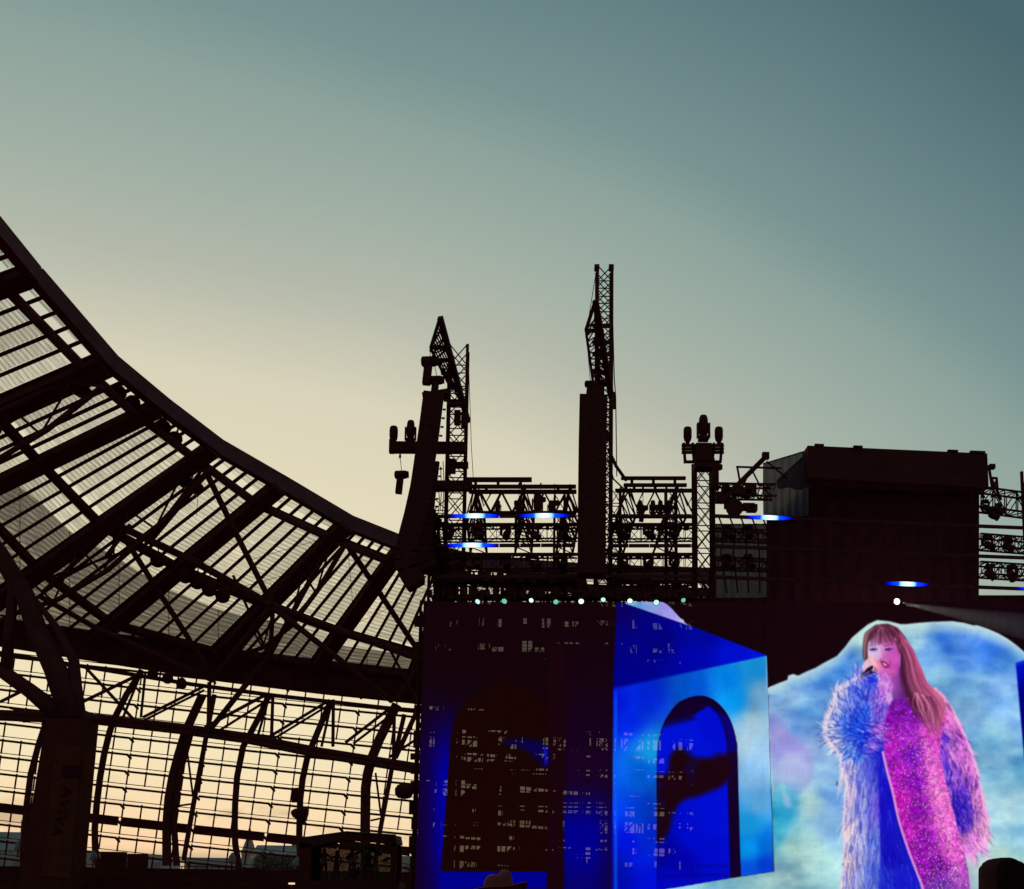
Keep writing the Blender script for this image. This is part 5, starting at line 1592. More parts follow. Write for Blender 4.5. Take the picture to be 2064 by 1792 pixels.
def screen_part(x0, x1, y0, y1, step, leftedge=False):
    nx, ny = int((x1 - x0) / step) + 1, int((y1 - y0) / step) + 1
    yy, xx = np.mgrid[0:ny, 0:nx].astype(np.float64)
    xx = x0 + xx / (nx - 1) * (x1 - x0)
    yy = y0 + yy / (ny - 1) * (y1 - y0)
    if leftedge:
        xl = 858.0 - (yy - 1213.0) * 22.0 / 577.0
        xx = xl + (xx - x0) / (x1 - x0) * (x1 - xl)
    F_, R_, U_ = np.array(Fv), np.array(Rv), np.array(Uv)
    d = F_[None, None] * FPX + R_[None, None] * (xx - CX)[..., None] - U_[None, None] * (yy - CY)[..., None]
    d = d * (YS / d[..., 1:2])
    co = d + np.array([0, 0, CAMZ]) - np.array(led.location)
    fx, fy = np.clip(xx - PX0 - .5, 0, PW_ - 1.01), np.clip(yy - PY0 - .5, 0, PH_ - 1.01)
    ix, iy = fx.astype(int), fy.astype(int)
    tx, ty = (fx - ix)[..., None], (fy - iy)[..., None]
    c = (LIN_IMG[iy, ix] * (1 - tx) + LIN_IMG[iy, ix + 1] * tx) * (1 - ty) + (LIN_IMG[iy + 1, ix] * (1 - tx) + LIN_IMG[iy + 1, ix + 1] * tx) * ty
    me = bpy.data.meshes.new('display_panel')
    nv = nx * ny
    me.vertices.add(nv)
    me.vertices.foreach_set('co', co.reshape(-1).astype(np.float32))
    i0 = (np.arange(ny - 1)[:, None] * nx + np.arange(nx - 1)[None]).reshape(-1)
    quads = np.stack([i0, i0 + nx, i0 + nx + 1, i0 + 1], 1).astype(np.int32)
    me.loops.add(quads.size)
    me.loops.foreach_set('vertex_index', quads.reshape(-1))
    me.polygons.add(len(quads))
    me.polygons.foreach_set('loop_start', np.arange(0, quads.size, 4, dtype=np.int32))
    me.update(calc_edges=True)
    ca = me.color_attributes.new('picture', 'FLOAT_COLOR', 'POINT')
    ca.data.foreach_set('color', np.concatenate([c, np.ones((ny, nx, 1))], 2).reshape(-1).astype(np.float32))
    me.materials.append(M['led'])
    o = bpy.data.objects.new('display_panel', me)
    COL.objects.link(o)
    o.parent = led
    return o


o = screen_part(847, 1560.5, 1213, 1836, 1.5, True)
o['label'] = 'screen half with the dark wall and the blue arched box'
o = screen_part(1560.5, 2150, 1213, 1836, 1.0)
o['label'] = 'screen half with the singer in a pale fur coat and pink sequin dress before an ice hill'
o = screen_part(2150, 2430, 1213, 1836, 7.0)
o['label'] = 'plain dark blue far end of the screen'
# frame bars right behind the screen, parts of it
zt, zb = W(1200, 1213, 60.5).z, 0.0
xs_a, xe = W(848, 1500, 60.5).x, W(1460, 1500, 60.5).x
rnd = random.Random(8)
x = xs_a
while x < xe:
    unit_piece('upright_bar', (x, 60.5, zb), (x, 60.5, zt), .07, .1, M['black_box'], led)
    x += rnd.choice((.28, .31, .34))
bays = [xs_a + k * 1.15 for k in range(15)]
lev = [(1213, 1243), (1262, 1296), (1317, 1326), (1333, 1424), (1431, 1476), (1507, 1522), (1531, 1548), (1560, 1578), (1600, 1618), (1642, 1655), (1672, 1690), (1717, 1730), (1748, 1840)]
for bx in bays:                                   # solid module rows, open strips between them, uneven from bay to bay
    for ya, yb in lev:
        j1, j2 = rnd.uniform(-9, 6), rnd.uniform(-6, 9)
        za, zb_ = W(1032, max(1213, ya + j1), 60.6).z, W(1032, max(yb + j2, ya + j1 + 3), 60.6).z
        unit_piece('module', (bx + .575, 60.75 + .012 * (bays.index(bx) % 2), zb_), (bx + .575, 60.75 + .012 * (bays.index(bx) % 2), za), 1.16, .1, M['black_box'], led)
for (ya, yb), (yc, yd) in zip(lev, lev[1:]):
    za, zb_ = W(1032, yb, 60.6).z, W(1032, yc, 60.6).z
    for bx in bays:
        if rnd.random() < .42 or bx < xs_a + 1.0:
            unit_piece('module', (bx, 60.9, zb_ - .05), (bx, 60.9, za + .05), rnd.uniform(.6, 1.25), .1, M['black_box'], led)
        else:
            for q in range(2):
                u_ = bx + q * .5 + rnd.uniform(-.1, .1)
                if rnd.random() < .7:
                    unit_piece('cell_brace', (u_, 60.85, zb_), (u_ + (za - zb_) * rnd.choice((-.8, .8)), 60.85, za), .045, .045, M['black_box'], led)
sc = thing('screen_scaffold', Vector((W(1200, 1790, 64).x, 64, 0)), 'tubular scaffold standing behind the video wall', 'scaffold')
for Y in (62.0, 65.0):
    xs0 = W(850, 1500, 62).x - .2
    for i in range(10):
        x = xs0 + i * 1.75
        unit_piece('standard', (x, Y, 0), (x, Y, zt - .3), .16, .16, M['black_steel'], sc)
        if i < 9:
            for j in range(8):
                za = j * 2.0 + .3
                if (i + j + int(Y)) % 2:
                    unit_piece('diagonal', (x, Y, za), (x + 1.75, Y, za + 2.0), .10, .10, M['black_steel'], sc)
    for j in range(9):
        za = j * 2.0 + .3
        if za < zt:
            unit_piece('ledger', (xs0, Y, za), (xs0 + 9 * 1.75, Y, za), .14, .16, M['black_steel'], sc)
for j in range(1, 8):
    za = j * 2.0 + .4
    unit_piece('deck_board', (xs0, 63.1, za), (xs0 + 9 * 1.75, 63.1, za), .9, .06, M['black_steel'], sc, up=(0, 0, 1))
rnd = random.Random(12)
for i in range(16):                               # cases, dimmers and cloths stowed in the scaffold
    x = xs0 + rnd.uniform(0, 15.5)
    za = rnd.randint(0, 7) * 2.0 + .45
    if za < zt - 1.4:
        h = rnd.uniform(.5, 1.5)
        unit_piece('equipment_rack', (x, 63.4, za), (x, 63.4, za + h), rnd.uniform(.4, 1.2), .6, M['black_box'], sc)
# side edge of the wall: ladder frame seen at its outer edge
ed = truss('edge_truss', (W(846, 1500, 61).x, 61.2, 0), W(858, 1213, 61.2), .5, .5, 26, 'thin lattice truss along the outer edge of the video wall', 'truss', None, .045, .035)
for x, y, s_ in ((816, 1590, .95),):
    p = W(x, y, 60.5)
    t = thing('side_lamp', p, 'round black lamp on a short arm at the outer edge of the video wall', 'stage light')
    MB().lathe(p + Vector((.45, 0, -.1)), [(.12, 0), (.36, .15), (.42, .45), (.34, .8), (.15, .95)], 12, (-1, -.1, -.05)).build('housing', M['black_box'], t, True)
    MB().path([p + Vector((.3, 0, 0)), p + Vector((.75, .1, .1)), p + Vector((1.1, .2, .35))], .06).build('arm', M['black_steel'], t)

# ------------------------------------------------------------------ black roof over the middle of the stage
M['drape'] = mat_plain('black_drape', (0.17, 0.024, 0.022), .95, 0, .3, 1.2)
M['drape2'] = mat_plain('black_mask_panel', (0.20, 0.033, 0.024), .9, 0, .25, .8)
cr_ = thing('roof_mask', Vector((W(1810, 940, 62).x, 62, 0)), 'big black mask panel boxing in the middle stage roof', 'stage roof')
MB().slab([W(1628, 898, 61.8), W(1990, 914, 63.0), W(1993, 983, 63.0), W(1629, 963, 61.8)], 1.2).build('front_panel', M['drape2'], cr_)
for x0, x1 in ((1642, 1660), (1720, 1738), (1910, 1930), (1955, 1985)):
    a, b = W(x0, 898 + (x0 - 1628) * .0442 - 1.2, 61.9), W(x1, 898 + (x1 - 1628) * .0442 - 1.2, 61.9)
    MB().bar(a, b, .2, .12).build('clamp', M['black_steel'], cr_)


def pleats(name, x0, x1, yt, yb, Y, mat, label, cat, amp=.1, per=.55, sway=0.0, tops=None):
    t = thing(name, Vector((W((x0 + x1) / 2, 1500, Y).x, Y, 0)), label, cat)
    w = PX(x1 - x0, Y)
    n = int(w / per * 8)
    m_ = 6
    v = []
    r = random.Random(int(x0))
    ph = [r.uniform(-.8, .8) for _ in range(n + 1)]
    for j in range(m_ + 1):
        for i in range(n + 1):
            s_ = i / n
            x = lerp(x0, x1, s_)
            tt = tops(x) if tops else yt
            p = W(x, lerp(tt, yb(x) if callable(yb) else yb, j / m_), Y)
            p.y += amp * (math.sin(2 * math.pi * s_ * w / per + ph[i] * .4) * (.5 + .5 * j / m_) + .6 * math.sin(5 * s_ + j * .7))
            v.append(p)
    MB().quadmesh(v, [(j * (n + 1) + i, j * (n + 1) + i + 1, (j + 1) * (n + 1) + i + 1, (j + 1) * (n + 1) + i) for j in range(m_) for i in range(n)]).build('cloth', mat, t, True)
    unit_piece('curtain_rail', W(x0, (tops(x0) if tops else yt) + 1, Y), W(x1, (tops(x1) if tops else yt) + 1, Y), .06, .06, M['black_steel'], t)
    return t


pleats('black_drape', 1545, 1972, 940, 1840, 64.0, M['drape'], 'wide black drape hanging below the mask panel behind the singer picture', 'drape', .14, .9, tops=lambda x: 940 if x > 1632 else 960 + (1632 - x) * 1.0)
pleats('black_drape', 1405, 1546, 1205, 1840, 64.4, M['drape'], 'black drape hanging behind the blue box part of the video wall', 'drape', .1, .8)
pleats('black_drape', 1972, 2440, 1200, 1840, 64.2, M['drape'], 'black drape behind the far side of the video wall', 'drape', .1, .8)


def mat_cloth(name, col, tcol):
    mt, n, l = new_mat(name)
    out = n.new('ShaderNodeOutputMaterial')
    t = n.new('ShaderNodeTexCoord'); z = n.new('ShaderNodeTexNoise'); z.inputs['Scale'].default_value = 1.5; z.inputs['Detail'].default_value = 4
    mp = n.new('ShaderNodeMapping'); mp.inputs['Scale'].default_value = (5, 5, .12)
    r = n.new('ShaderNodeValToRGB')
    r.color_ramp.elements[0].color = (*[c * .3 for c in tcol], 1); r.color_ramp.elements[1].color = (*tcol, 1)  # stripes put the light and dark of the pleats into the colour
    d = n.new('ShaderNodeBsdfDiffuse'); d.inputs['Color'].default_value = (*col, 1)
    tl = n.new('ShaderNodeBsdfTranslucent')
    mx = n.new('ShaderNodeMixShader'); mx.inputs[0].default_value = .6
    l.new(t.outputs['Object'], mp.inputs['Vector']); l.new(mp.outputs[0], z.inputs['Vector']); l.new(z.outputs['Fac'], r.inputs['Fac'])
    l.new(r.outputs['Color'], tl.inputs['Color']); l.new(d.outputs[0], mx.inputs[1]); l.new(tl.outputs[0], mx.inputs[2]); l.new(mx.outputs[0], out.inputs['Surface'])
    return mt


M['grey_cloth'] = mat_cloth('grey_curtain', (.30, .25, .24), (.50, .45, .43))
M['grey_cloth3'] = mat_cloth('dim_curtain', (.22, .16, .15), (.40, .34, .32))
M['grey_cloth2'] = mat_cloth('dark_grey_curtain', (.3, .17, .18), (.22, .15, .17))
pleats('grey_curtain', 1538, 1630, 0, lambda x: 1040, 63.2, M['grey_cloth'], 'grey pleated cloth stretched from the mask panel down to the boom', 'curtain', .09, .4, tops=lambda x: 931 - (x - 1548) * .30)
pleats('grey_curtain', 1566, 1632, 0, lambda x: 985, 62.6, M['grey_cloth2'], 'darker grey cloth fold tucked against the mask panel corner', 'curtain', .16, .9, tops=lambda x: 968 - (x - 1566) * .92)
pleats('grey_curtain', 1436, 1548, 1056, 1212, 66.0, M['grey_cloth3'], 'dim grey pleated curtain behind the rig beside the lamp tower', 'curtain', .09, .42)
# boom and small trusses between the lamp tower and the mask
t = thing('boom', W(1450, 1010, 61), 'thick dark boom rising toward the grey cloth', 'boom')
MB().bar(W(1452, 1012, 61), W(1542, 922, 61.5), .26, .26).build('arm', M['black_steel'], t)
MB().box(W(1543, 919, 61.4), (.36, .3, .35)).build('head', M['black_steel'], t)
MB().tube(W(1484, 941, 62.5), W(1575, 944, 62.8), .06).build('stay', M['black_steel'], t)
MB().tube(W(1486, 941, 62.5), W(1494, 985, 62.5), .06).build('stay', M['black_steel'], t)
MB().tube(W(1515, 942, 62.6), W(1495, 985, 62.5), .05).build('stay', M['black_steel'], t)
MB().tube(W(1513, 942, 62.6), W(1532, 980, 62.5), .05).build('stay', M['black_steel'], t)
MB().tube(W(1545, 930, 62.6), W(1600, 975, 62.5), .05).build('stay', M['black_steel'], t)
truss('short_truss', W(1438, 990, 61.5), W(1560, 992, 62), .7, PX(26), 9, 'short dark truss between lamp tower and grey cloth, highest of three', 'truss', None, .06, .045)
truss('short_truss', W(1438, 1078, 62), W(1560, 1082, 62.4), .6, PX(22), 9, 'short dark truss between lamp tower and grey cloth, below the first light bar', 'truss', None, .05, .04)
truss('short_truss', W(1438, 1136, 62), W(1560, 1140, 62.4), .6, PX(22), 9, 'short dark truss between lamp tower and grey cloth, below the middle light bar', 'truss', None, .05, .04)
t = thing('winch', W(1488, 1010, 61), 'bulky black winch and cable reel beside the boom foot', 'winch')
rr_ = random.Random(4)
for i in range(9):
    MB().box(W(1450 + rr_.uniform(0, 70), 985 + rr_.uniform(0, 46), 61.3), (rr_.uniform(.3, .7), .5, rr_.uniform(.25, .6))).build('casing', M['black_box'], t)
MB().lathe(W(1482, 1022, 60.9), [(.1, 0), (.45, .02), (.45, .3), (.1, .32)], 14, (0, 1, 0)).build('reel', M['black_box'], t)
for i in range(5):
    a = W(1448 + 22 * i, 1040, 61)
    MB().path([a, a + Vector((.3, 0, -.8)), a + Vector((.1 + .1 * i, 0, -2.0)), a + Vector((.4, 0, -4.2))], .045).build('cable', M['cable'], t)
# right end
truss('end_truss', W(1968, 1006, 62), W(2400, 1063, 64.4), .9, PX(44), 19, 'open lattice truss at the far side of the mask panel, highest of two', 'truss', None, .06, .05)
truss('end_truss', W(1968, 1092, 62), W(2400, 1125, 64.4), .9, PX(26), 33, 'open lattice truss at the far side of the mask panel, under the light bar', 'truss', None, .055, .04)
truss('end_truss', W(1968, 1148, 62.5), W(2400, 1176, 64.9), .9, PX(26), 33, 'open lattice truss at the far side of the mask panel, low over the drape', 'truss', None, .055, .04)
t = thing('end_bracket', W(1995, 965, 62), 'dark bracket frame at the far corner of the mask panel', 'bracket')
for a, b, r in (((1995, 963), (2010, 964), .07), ((2009, 964), (2012, 1003), .07), ((2009, 964), (1998, 1003), .05), ((1993, 938), (2000, 985), .08), ((1998, 964), (2018, 1008), .07), ((1970, 982), (1985, 1004), .06), ((1985, 983), (1978, 1004), .06)):
    MB().tube(W(*a, 62), W(*b, 62), r).build('strut', M['black_steel'], t)
MB().box(W(1999, 941, 62), (.3, .3, .25)).build('head', M['black_steel'], t)
for i, (x, y, s_) in enumerate(((1985, 1008, .8), (2000, 1022, .9), (2012, 1015, .8))):
    moving_light(W(x, y, 61.8), s_, 'black lamp clustered on the truss end beside the mask panel', 'lamps clustered beside the mask panel', False, i * .5)
for i, (x, y) in enumerate(((1990, 1080), (2030, 1082), (1995, 1138), (2040, 1140))):
    moving_light(W(x, y, 61.8), 1.0, 'black moving light hung from the low end trusses past the drape', 'moving lights past the drape', False, i * .7)
p = W(2084, 945, 66)
truss('far_tower', (p.x, 66, 0), p, 1.0, 1.0, 22, 'dark lattice tower standing past the drape at the far end of the stage', 'tower', None, .1, .07)

# ------------------------------------------------------------------ white spotlight with its beam in the smoke
M['spot_lens'] = mat_emit('spot_lens', (255, 252, 235), 3.0)
sp_ = W(1807, 1213, 59.2)
aim = (W(2064, 1262, 57.5) - sp_).normalized()
t = thing('spotlight', sp_, 'small white spotlight shining sideways above the singer picture', 'stage light')
MB().lathe(sp_ - aim * .35, [(.08, 0), (.13, .08), (.14, .34)], 10, aim).build('housing', M['black_box'], t, True)
MB().lathe(sp_ + Vector((0, -.06, 0)), [(.135, -.05), (.16, 0), (.135, .06), (.02, .08)], 12, (0.15, -1, -.1)).build('lens', M['spot_lens'], t, True)
sl = bpy.data.lights.new('spotlight_lamp', 'SPOT')
sl.energy = 9000
sl.spot_size = math.radians(13)
sl.spot_blend = .5
sl.shadow_soft_size = .08
sl.color = (1, .97, .85)
so = bpy.data.objects.new('spotlight_lamp', sl)
COL.objects.link(so)
so.parent = t
so.location = aim * .05
so.rotation_euler = aim.to_track_quat('-Z', 'Y').to_euler()
mt, n_, l_ = new_mat('beam_smoke')
out = n_.new('ShaderNodeOutputMaterial'); vs_ = n_.new('ShaderNodeVolumeScatter'); vs_.inputs['Color'].default_value = (.95, .95, .9, 1); vs_.inputs['Density'].default_value = .05; vs_.inputs['Anisotropy'].default_value = .2
l_.new(vs_.outputs[0], out.inputs['Volume'])
sm = MB().lathe(sp_ + aim * .2, [(.06, 0), (.26, 2.5), (.85, 7.3)], 20, aim).build('smoke', mt)
sm['kind'] = 'stuff'
sm['label'] = 'thin stage smoke lit by the white spotlight'

# ------------------------------------------------------------------ stage deck, band canopy, band
deck = thing('stage_deck', Vector((W(1500, 1800, 56).x, 56, 0)), 'long black stage platform in front of the video wall', 'stage')
MB().box((W(1500, 1800, 56).x, 56.6, .5), (36, 6.4, 1.0)).build('platform', M['black_box'], deck)
M['canopy'] = mat_plain('black_canopy', (.18, .022, .018), .7, 0, .3, 2)
M['clear_back'] = mat_sheet('clear_canopy_back', (.36, .30, .26), .4, .85, .5, .5, (.15, .12, .1))
YT = 63.0
cp = thing('band_canopy', Vector((W(702, 1800, YT).x, YT, 0)), 'small black canopy with arched opening sheltering the band beside the screen', 'canopy')
ro = MB()
prof = [(604, 1690), (640, 1683), (698, 1677), (750, 1679), (797, 1684), (800, 1702), (790, 1706), (776, 1702), (760, 1699), (700, 1694), (660, 1698), (630, 1706), (604, 1712)]
fv = [W(x, y, YT) for x, y in prof]
bv = [p_ + Vector((0, 3.5, .1)) for p_ in fv]
n = len(fv)
ro.quadmesh(fv + bv, [tuple(range(n))[::-1], tuple(range(n, 2 * n))] + [(i, (i + 1) % n, n + (i + 1) % n, n + i) for i in range(n)]).build('roof', M['canopy'], cp)
for xa, xb in ((604, 628), (788, 799)):
    for dy in (0, 3.3):
        a, b = W(xa, 1700, YT), W(xb, 1700, YT)
        MB().box(((a.x + b.x) / 2, YT + .15 + dy, a.z / 2), (b.x - a.x, .3, a.z)).build('post', M['canopy'], cp)
MB().slab([W(628, 1700, YT + 3.2), W(788, 1702, YT + 3.2), W(788, 1790, YT + 3.2), W(628, 1790, YT + 3.2)], .03).build('back_sheet', M['clear_back'], cp)
zd = W(700, 1776, YT).z
MB().box((W(702, 1776, YT).x, YT + 1.7, zd / 2), (PX(206, YT), 4.2, zd)).build('riser', M['canopy'], cp)
MB().tube(W(606, 1689, YT - .05), W(698, 1676, YT - .05), .03).build('edge_highlight', M['grey_cloth'], cp)  # grey tubes added as the highlight along the roof's top edge
MB().tube(W(698, 1676, YT - .05), W(798, 1683, YT - .05), .03).build('edge_highlight', M['grey_cloth'], cp)

M['skin_tone'] = mat_plain('skin', (.25, .13, .09), .6, 0, .1)
M['dark_clothes'] = mat_plain('dark_clothes', (.16, .020, .018), .9, 0, .3, 6)
M['hair_dark'] = mat_plain('dark_hair', (.18, .012, .010), .8, 0, .3, 20)
M['gloss'] = mat_plain('bright_brass', (.5, .46, .40), .22, 1.0, .1)
M['wood'] = mat_plain('dark_wood', (.2, .03, .02), .4, 0, .3, 8)
M['stand'] = mat_plain('black_stand', (.10, .03, .03), .35, .6, .2)


def person(base, h, yaw, arms, label, sit=False, cloth=None):
    """one skinned body: joints laid out in a 1.75 m figure facing -Y"""
    k = h / 1.75
    J = {'pel': (0, 0, .95), 'sp': (0, 0, 1.15), 'ch': (0, -.01, 1.36), 'nk': (0, 0, 1.50), 'hd': (0, -.015, 1.60), 'tp': (0, -.01, 1.70)}
    J.update({'hl': (-.10, 0, .90), 'kl': (-.12, -.03, .50), 'al': (-.13, 0, .09), 'tl': (-.14, -.15, .04), 'hr': (.10, 0, .90), 'kr': (.12, -.03, .50), 'ar': (.13, 0, .09), 'tr': (.14, -.15, .04)})
    if sit:
        J.update({'kl': (-.2, -.42, .86), 'al': (-.2, -.42, .45), 'tl': (-.2, -.56, .41), 'kr': (.2, -.42, .86), 'ar': (.2, -.42, .45), 'tr': (.2, -.56, .41)})
    J.update(arms)
    R_ = dict(pel=.15, sp=.135, ch=.155, nk=.058, hd=.10, tp=.075, hl=.095, kl=.06, al=.04, tl=.035, hr=.095, kr=.06, ar=.04, tr=.035, sl=.065, el=.045, wl=.03, sr=.065, er=.045, wr=.03, fl=.02, fr=.02)
    E = [('pel', 'sp'), ('sp', 'ch'), ('ch', 'nk'), ('nk', 'hd'), ('hd', 'tp'), ('pel', 'hl'), ('hl', 'kl'), ('kl', 'al'), ('al', 'tl'), ('pel', 'hr'), ('hr', 'kr'), ('kr', 'ar'), ('ar', 'tr'), ('ch', 'sl'), ('sl', 'el'), ('el', 'wl'), ('ch', 'sr'), ('sr', 'er'), ('er', 'wr')]
    for s_ in 'lr':                               # palm and five fingers
        w, e = Vector(J['w' + s_]), Vector(J['e' + s_])
        d = (w - e).normalized()
        sd_ = d.cross(Vector((0, 0, 1)))
        sd_ = sd_.normalized() if sd_.length > .1 else Vector((1, 0, 0))
        J['p' + s_] = tuple(w + d * .06)
        R_['p' + s_] = .03
        E.append(('w' + s_, 'p' + s_))
        for q in range(5):
            o1, o2 = 'f%s%d' % (s_, q), 'g%s%d' % (s_, q)
            off = sd_ * (-.035 + .0175 * q)
            if q == 4:
                J[o1] = tuple(w + sd_ * .045 + d * .03); J[o2] = tuple(w + sd_ * .055 + d * .06)
            else:
                J[o1] = tuple(w + d * .10 + off); J[o2] = tuple(w + d * (.13 + .008 * (q in (1, 2))) + off + Vector((0, 0, -.015)))
            R_[o1], R_[o2] = .0095, .008
            E += [('p' + s_, o1), (o1, o2)]
    names = list(J)
    me = bpy.data.meshes.new('body')
    me.from_pydata([tuple(Vector(J[q]) * k) for q in names], [(names.index(a), names.index(b)) for a, b in E], [])
    t = thing('person', base, label, 'person')
    t.rotation_euler = (0, 0, yaw)
    o = bpy.data.objects.new('body', me)
    COL.objects.link(o)
    o.parent = t
    sk = o.modifiers.new('skin', 'SKIN')
    for i, q in enumerate(names):
        o.data.skin_vertices[0].data[i].radius = (R_[q] * k, R_[q] * k * (.72 if q in ('pel', 'sp', 'ch') else 1))
    o.data.skin_vertices[0].data[0].use_root = True
    sb = o.modifiers.new('sub', 'SUBSURF')
    sb.levels = sb.render_levels = 1
    me.materials.append(cloth or M['dark_clothes'])
    hb = MB().lathe((0, .015, 1.56 * k), [(.085 * k, -.06 * k), (.112 * k, .04 * k), (.108 * k, .12 * k), (.07 * k, .19 * k), (.01, .21 * k)], 12)
    me2 = hb.mesh('hair', Vector((0, 0, 0)), True)
    me2.materials.append(M['hair_dark'])
    ho = bpy.data.objects.new('hair', me2)
    COL.objects.link(ho)
    ho.parent = t
    return t


ARM_PLAY = {'sl': (-.2, 0, 1.42), 'el': (-.27, -.12, 1.16), 'wl': (-.06, -.27, 1.08), 'sr': (.2, 0, 1.42), 'er': (.33, -.1, 1.2), 'wr': (.36, -.3, 1.25)}
ARM_MIC = {'sl': (-.2, 0, 1.42), 'el': (-.3, -.05, 1.16), 'wl': (-.14, -.26, 1.34), 'sr': (.2, 0, 1.42), 'er': (.28, -.02, 1.14), 'wr': (.3, -.2, .98)}
ARM_DRUM = {'sl': (-.2, 0, 1.42), 'el': (-.32, -.1, 1.2), 'wl': (-.2, -.35, 1.3), 'sr': (.2, 0, 1.42), 'er': (.33, -.1, 1.2), 'wr': (.22, -.34, 1.22)}
for x, Y, hgt, am, yaw, sit, lab in ((652, YT + .9, 1.72, ARM_PLAY, .3, False, 'guitarist in dark clothes standing beside the canopy post'), (677, YT + 1.3, 1.62, ARM_MIC, -.2, False, 'backing singer in dark clothes standing between guitarist and drums'), (708, YT + .7, 1.78, ARM_PLAY, -.3, False, 'tall bass player in dark clothes standing before the drum kit'), (742, YT + 2.2, 1.7, ARM_DRUM, .1, True, 'drummer in dark clothes seated behind the cymbals')):
    q = W(x, 1776, Y)
    person(Vector((q.x, Y, zd)), hgt, yaw, am, lab, sit)


def guitar(q, yaw, label):
    t = thing('guitar', q, label, 'guitar')
    d = Vector((math.cos(yaw) * .9, 0, .4)).normalized()
    b_ = MB()
    b_.lathe(q + Vector((0, -.03, 0)), [(.14, 0), (.16, .03), (.14, .06)], 12, (0, -1, 0)).lathe(q + d * .2 + Vector((0, -.03, 0)), [(.10, 0), (.12, .03), (.1, .06)], 12, (0, -1, 0))
    b_.build('guitar_body', M['wood'], t)
    MB().bar(q + d * .25 + Vector((0, -.07, 0)), q + d * .85 + Vector((0, -.07, 0)), .045, .03).build('neck', M['dark_clothes'], t)


q = W(652, 1776, YT + .6)
guitar(Vector((q.x - .05, YT + .55, zd + 1.02)), 0.3, 'dark guitar held by the player beside the canopy post')
q = W(708, 1776, YT + .4)
guitar(Vector((q.x - .05, YT + .32, zd + 1.05)), -.2, 'dark bass guitar held by the tall player')
q = W(742, 1776, YT + 1.6)
dk = thing('drum_kit', Vector((q.x, YT + 1.5, zd)), 'drum kit with shining cymbals under the canopy', 'drum kit')
for dx, dz, r, hh in ((0, .32, .3, .45), (-.45, .62, .17, .25), (.45, .62, .17, .25), (-.75, .45, .2, .4)):
    MB().lathe((q.x + dx, YT + 1.3, zd + dz), [(r, -hh / 2), (r, hh / 2)], 16, (0, 1, 0) if r > .25 else (0, .3, 1)).build('drum', M['wood'] if r < .2 else M['black_box'], dk)
for dx, dz, tilt in ((-.95, 1.25, .35), (-.5, 1.55, -.3), (.55, 1.5, .4), (1.0, 1.2, -.35), (.2, 1.7, .2)):
    c_ = Vector((q.x + dx, YT + 1.1, zd + dz))
    MB().lathe(c_, [(.24, 0), (.1, .025), (.03, .05)], 16, (tilt, -.45, 1)).build('cymbal', M['gloss'], dk)
    MB().tube((c_.x, c_.y, zd), c_, .014, 5).build('stand', M['stand'], dk)
for x, Y in ((627, YT + .2), (664, YT), (690, YT), (726, YT - .1)):
    q = W(x, 1776, Y)
    t = thing('microphone_stand', Vector((q.x, Y, zd)), 'thin microphone stand at the front of the band riser', 'microphone stand', 'microphone stands of the band')
    MB().tube((q.x, Y, zd), (q.x, Y, zd + 1.35), .016, 6).build('pole', M['stand'], t)
    MB().tube((q.x, Y, zd + 1.33), (q.x + .3, Y + .25, zd + 1.55), .014, 6).build('boom_arm', M['stand'], t)
    MB().lathe((q.x + .3, Y + .25, zd + 1.55), [(.02, 0), (.03, .06), (.02, .1)], 8, (1, .8, .6)).build('microphone', M['gloss'], t)
    b_ = MB()
    for a_ in (0, 2.1, 4.2):
        b_.tube((q.x, Y, zd + .25), (q.x + .3 * math.cos(a_), Y + .3 * math.sin(a_), zd + .02), .012, 5)
    b_.build('tripod', M['stand'], t)
t = thing('work_light', W(588, 1781, 60), 'small pale work lamp glowing on the terrace before the canopy', 'lamp')
M['work_glow'] = mat_emit('work_glow', (255, 225, 190), 1.0)
pw = W(588, 1781, 60)
MB().box(pw, (.3, .12, .09)).build('lens', M['work_glow'], t)
MB().tube(Vector((pw.x, pw.y + .1, 0)), pw + Vector((0, .1, 0)), .03).build('pole', M['black_steel'], t)

# ------------------------------------------------------------------ in the crowd: a hat and a covered camera
M['felt'] = mat_plain('brown_felt', (.40, .075, .07), .95, 0, .25, 9, .3)
M['jacket'] = mat_plain('brown_jacket', (.28, .03, .03), .9, 0, .3, 6)
YH = 8.0
cw = W(1004, 1757, YH)
hp = person(Vector((cw.x, YH, 0)), 1.70, math.pi, {'sl': (-.2, 0, 1.42), 'el': (-.27, .03, 1.15), 'wl': (-.28, -.08, .9), 'sr': (.2, 0, 1.42), 'er': (.27, .03, 1.15), 'wr': (.28, -.08, .9)}, 'spectator in a brown jacket under the felt hat', False, M['jacket'])
ht = thing('cowboy_hat', Vector((cw.x, YH, cw.z - .19)), 'brown felt cowboy hat with pinched crown in the crowd before the screen', 'hat')
hz0 = cw.z - .115
v, f = [], []
NA = 28
rings = [(.20, -.035), (.195, -.03), (.145, -.035), (.108, -.025), (.100, .03), (.092, .075), (.075, .105), (.045, .112), (.012, .10)]
for ri, (r, z) in enumerate(rings):
    for k in range(NA):
        a = 2 * math.pi * k / NA
        x, y = r * math.cos(a), r * 1.12 * math.sin(a)
        zz = z
        if ri <= 2:
            zz += (.075 if ri < 2 else .015) * max(0, math.cos(a)) ** 2 - .01 * abs(math.sin(a)) - .26 * y
        if 4 <= ri <= 7:
            zz += .022 * math.cos(a - .5) - .02 * math.exp(-((x + .005) / .025) ** 2) * (ri >= 6)
            x *= 1 - .12 * (y > 0)
        v.append(Vector((cw.x + x, YH + y, hz0 + zz)))
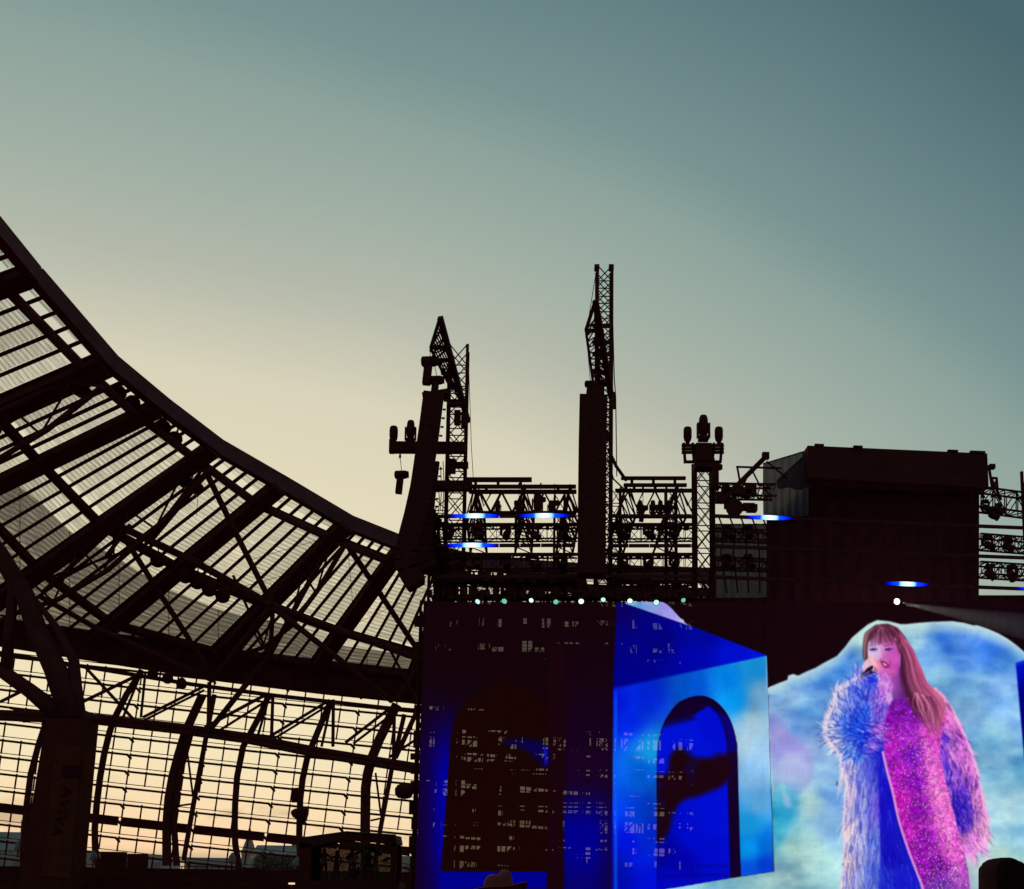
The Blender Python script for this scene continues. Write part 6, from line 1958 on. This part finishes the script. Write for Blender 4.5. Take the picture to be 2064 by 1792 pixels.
f = [(i * NA + k, i * NA + (k + 1) % NA, (i + 1) * NA + (k + 1) % NA, (i + 1) * NA + k) for i in range(len(rings) - 1) for k in range(NA)]
f.append(tuple((len(rings) - 1) * NA + k for k in range(NA)))
MB().quadmesh(v, f).build('crown_and_brim', M['felt'], ht, True)
MB().lathe((cw.x, YH, hz0 - .012), [(.104, 0), (.106, .004), (.103, .028)], 24).build('hat_band', M['jacket'], ht)

YK = 10.0
M['cover'] = mat_plain('black_camera_cover', (.05, .010, .010), .95, 0, .4, 12, .4)
ck = W(2020, 1765, YK)
ct = thing('broadcast_camera', Vector((ck.x, YK, 0)), 'black covered broadcast camera on a pedestal in front of the singer picture', 'camera')
prof = [(1990, 1775), (1989, 1758), (1992, 1748), (1999, 1735), (2010, 1730), (2023, 1729), (2038, 1735), (2048, 1741), (2050, 1755), (2047, 1772), (2046, 1790), (2048, 1815), (2030, 1822), (2000, 1820), (1992, 1800)]
cen = Vector((W(2019, 1768, YK).x, 0, W(2019, 1768, YK).z))
v, f = [], []
secs = [(-.26, .55), (-.24, .82), (-.15, .98), (0, 1.0), (.14, .98), (.24, .85), (.27, .6)]
for dy, s_ in secs:
    for x, y in smooth(prof, 3):
        p_ = W(x, y, YK)
        jx = .006 * math.sin(x * .7 + dy * 20) * s_
        v.append(Vector((cen.x + (p_.x - cen.x) * s_ + jx, YK + dy, cen.z + (p_.z - cen.z) * s_)))
n = len(prof) * 3
f = [(i * n + k, i * n + (k + 1) % n, (i + 1) * n + (k + 1) % n, (i + 1) * n + k) for i in range(len(secs) - 1) for k in range(n)] + [tuple(range(n))[::-1], tuple((len(secs) - 1) * n + k for k in range(n))]
MB().quadmesh(v, f).build('cover', M['cover'], ct, True)
MB().bar(W(2044, 1752, YK), W(2063, 1751, YK), .10, .065).build('viewfinder', M['cover'], ct)
MB().path([W(2052, 1762, YK), W(2056, 1780, YK - .05), W(2064, 1800, YK - .05), W(2060, 1830, YK)], .005, 5).build('cable', M['cable'], ct)
MB().lathe((ck.x, YK, 0), [(.3, 0), (.3, .06), (.08, .1), (.07, 1.55), (.12, 1.62)], 14).build('pedestal', M['cover'], ct)
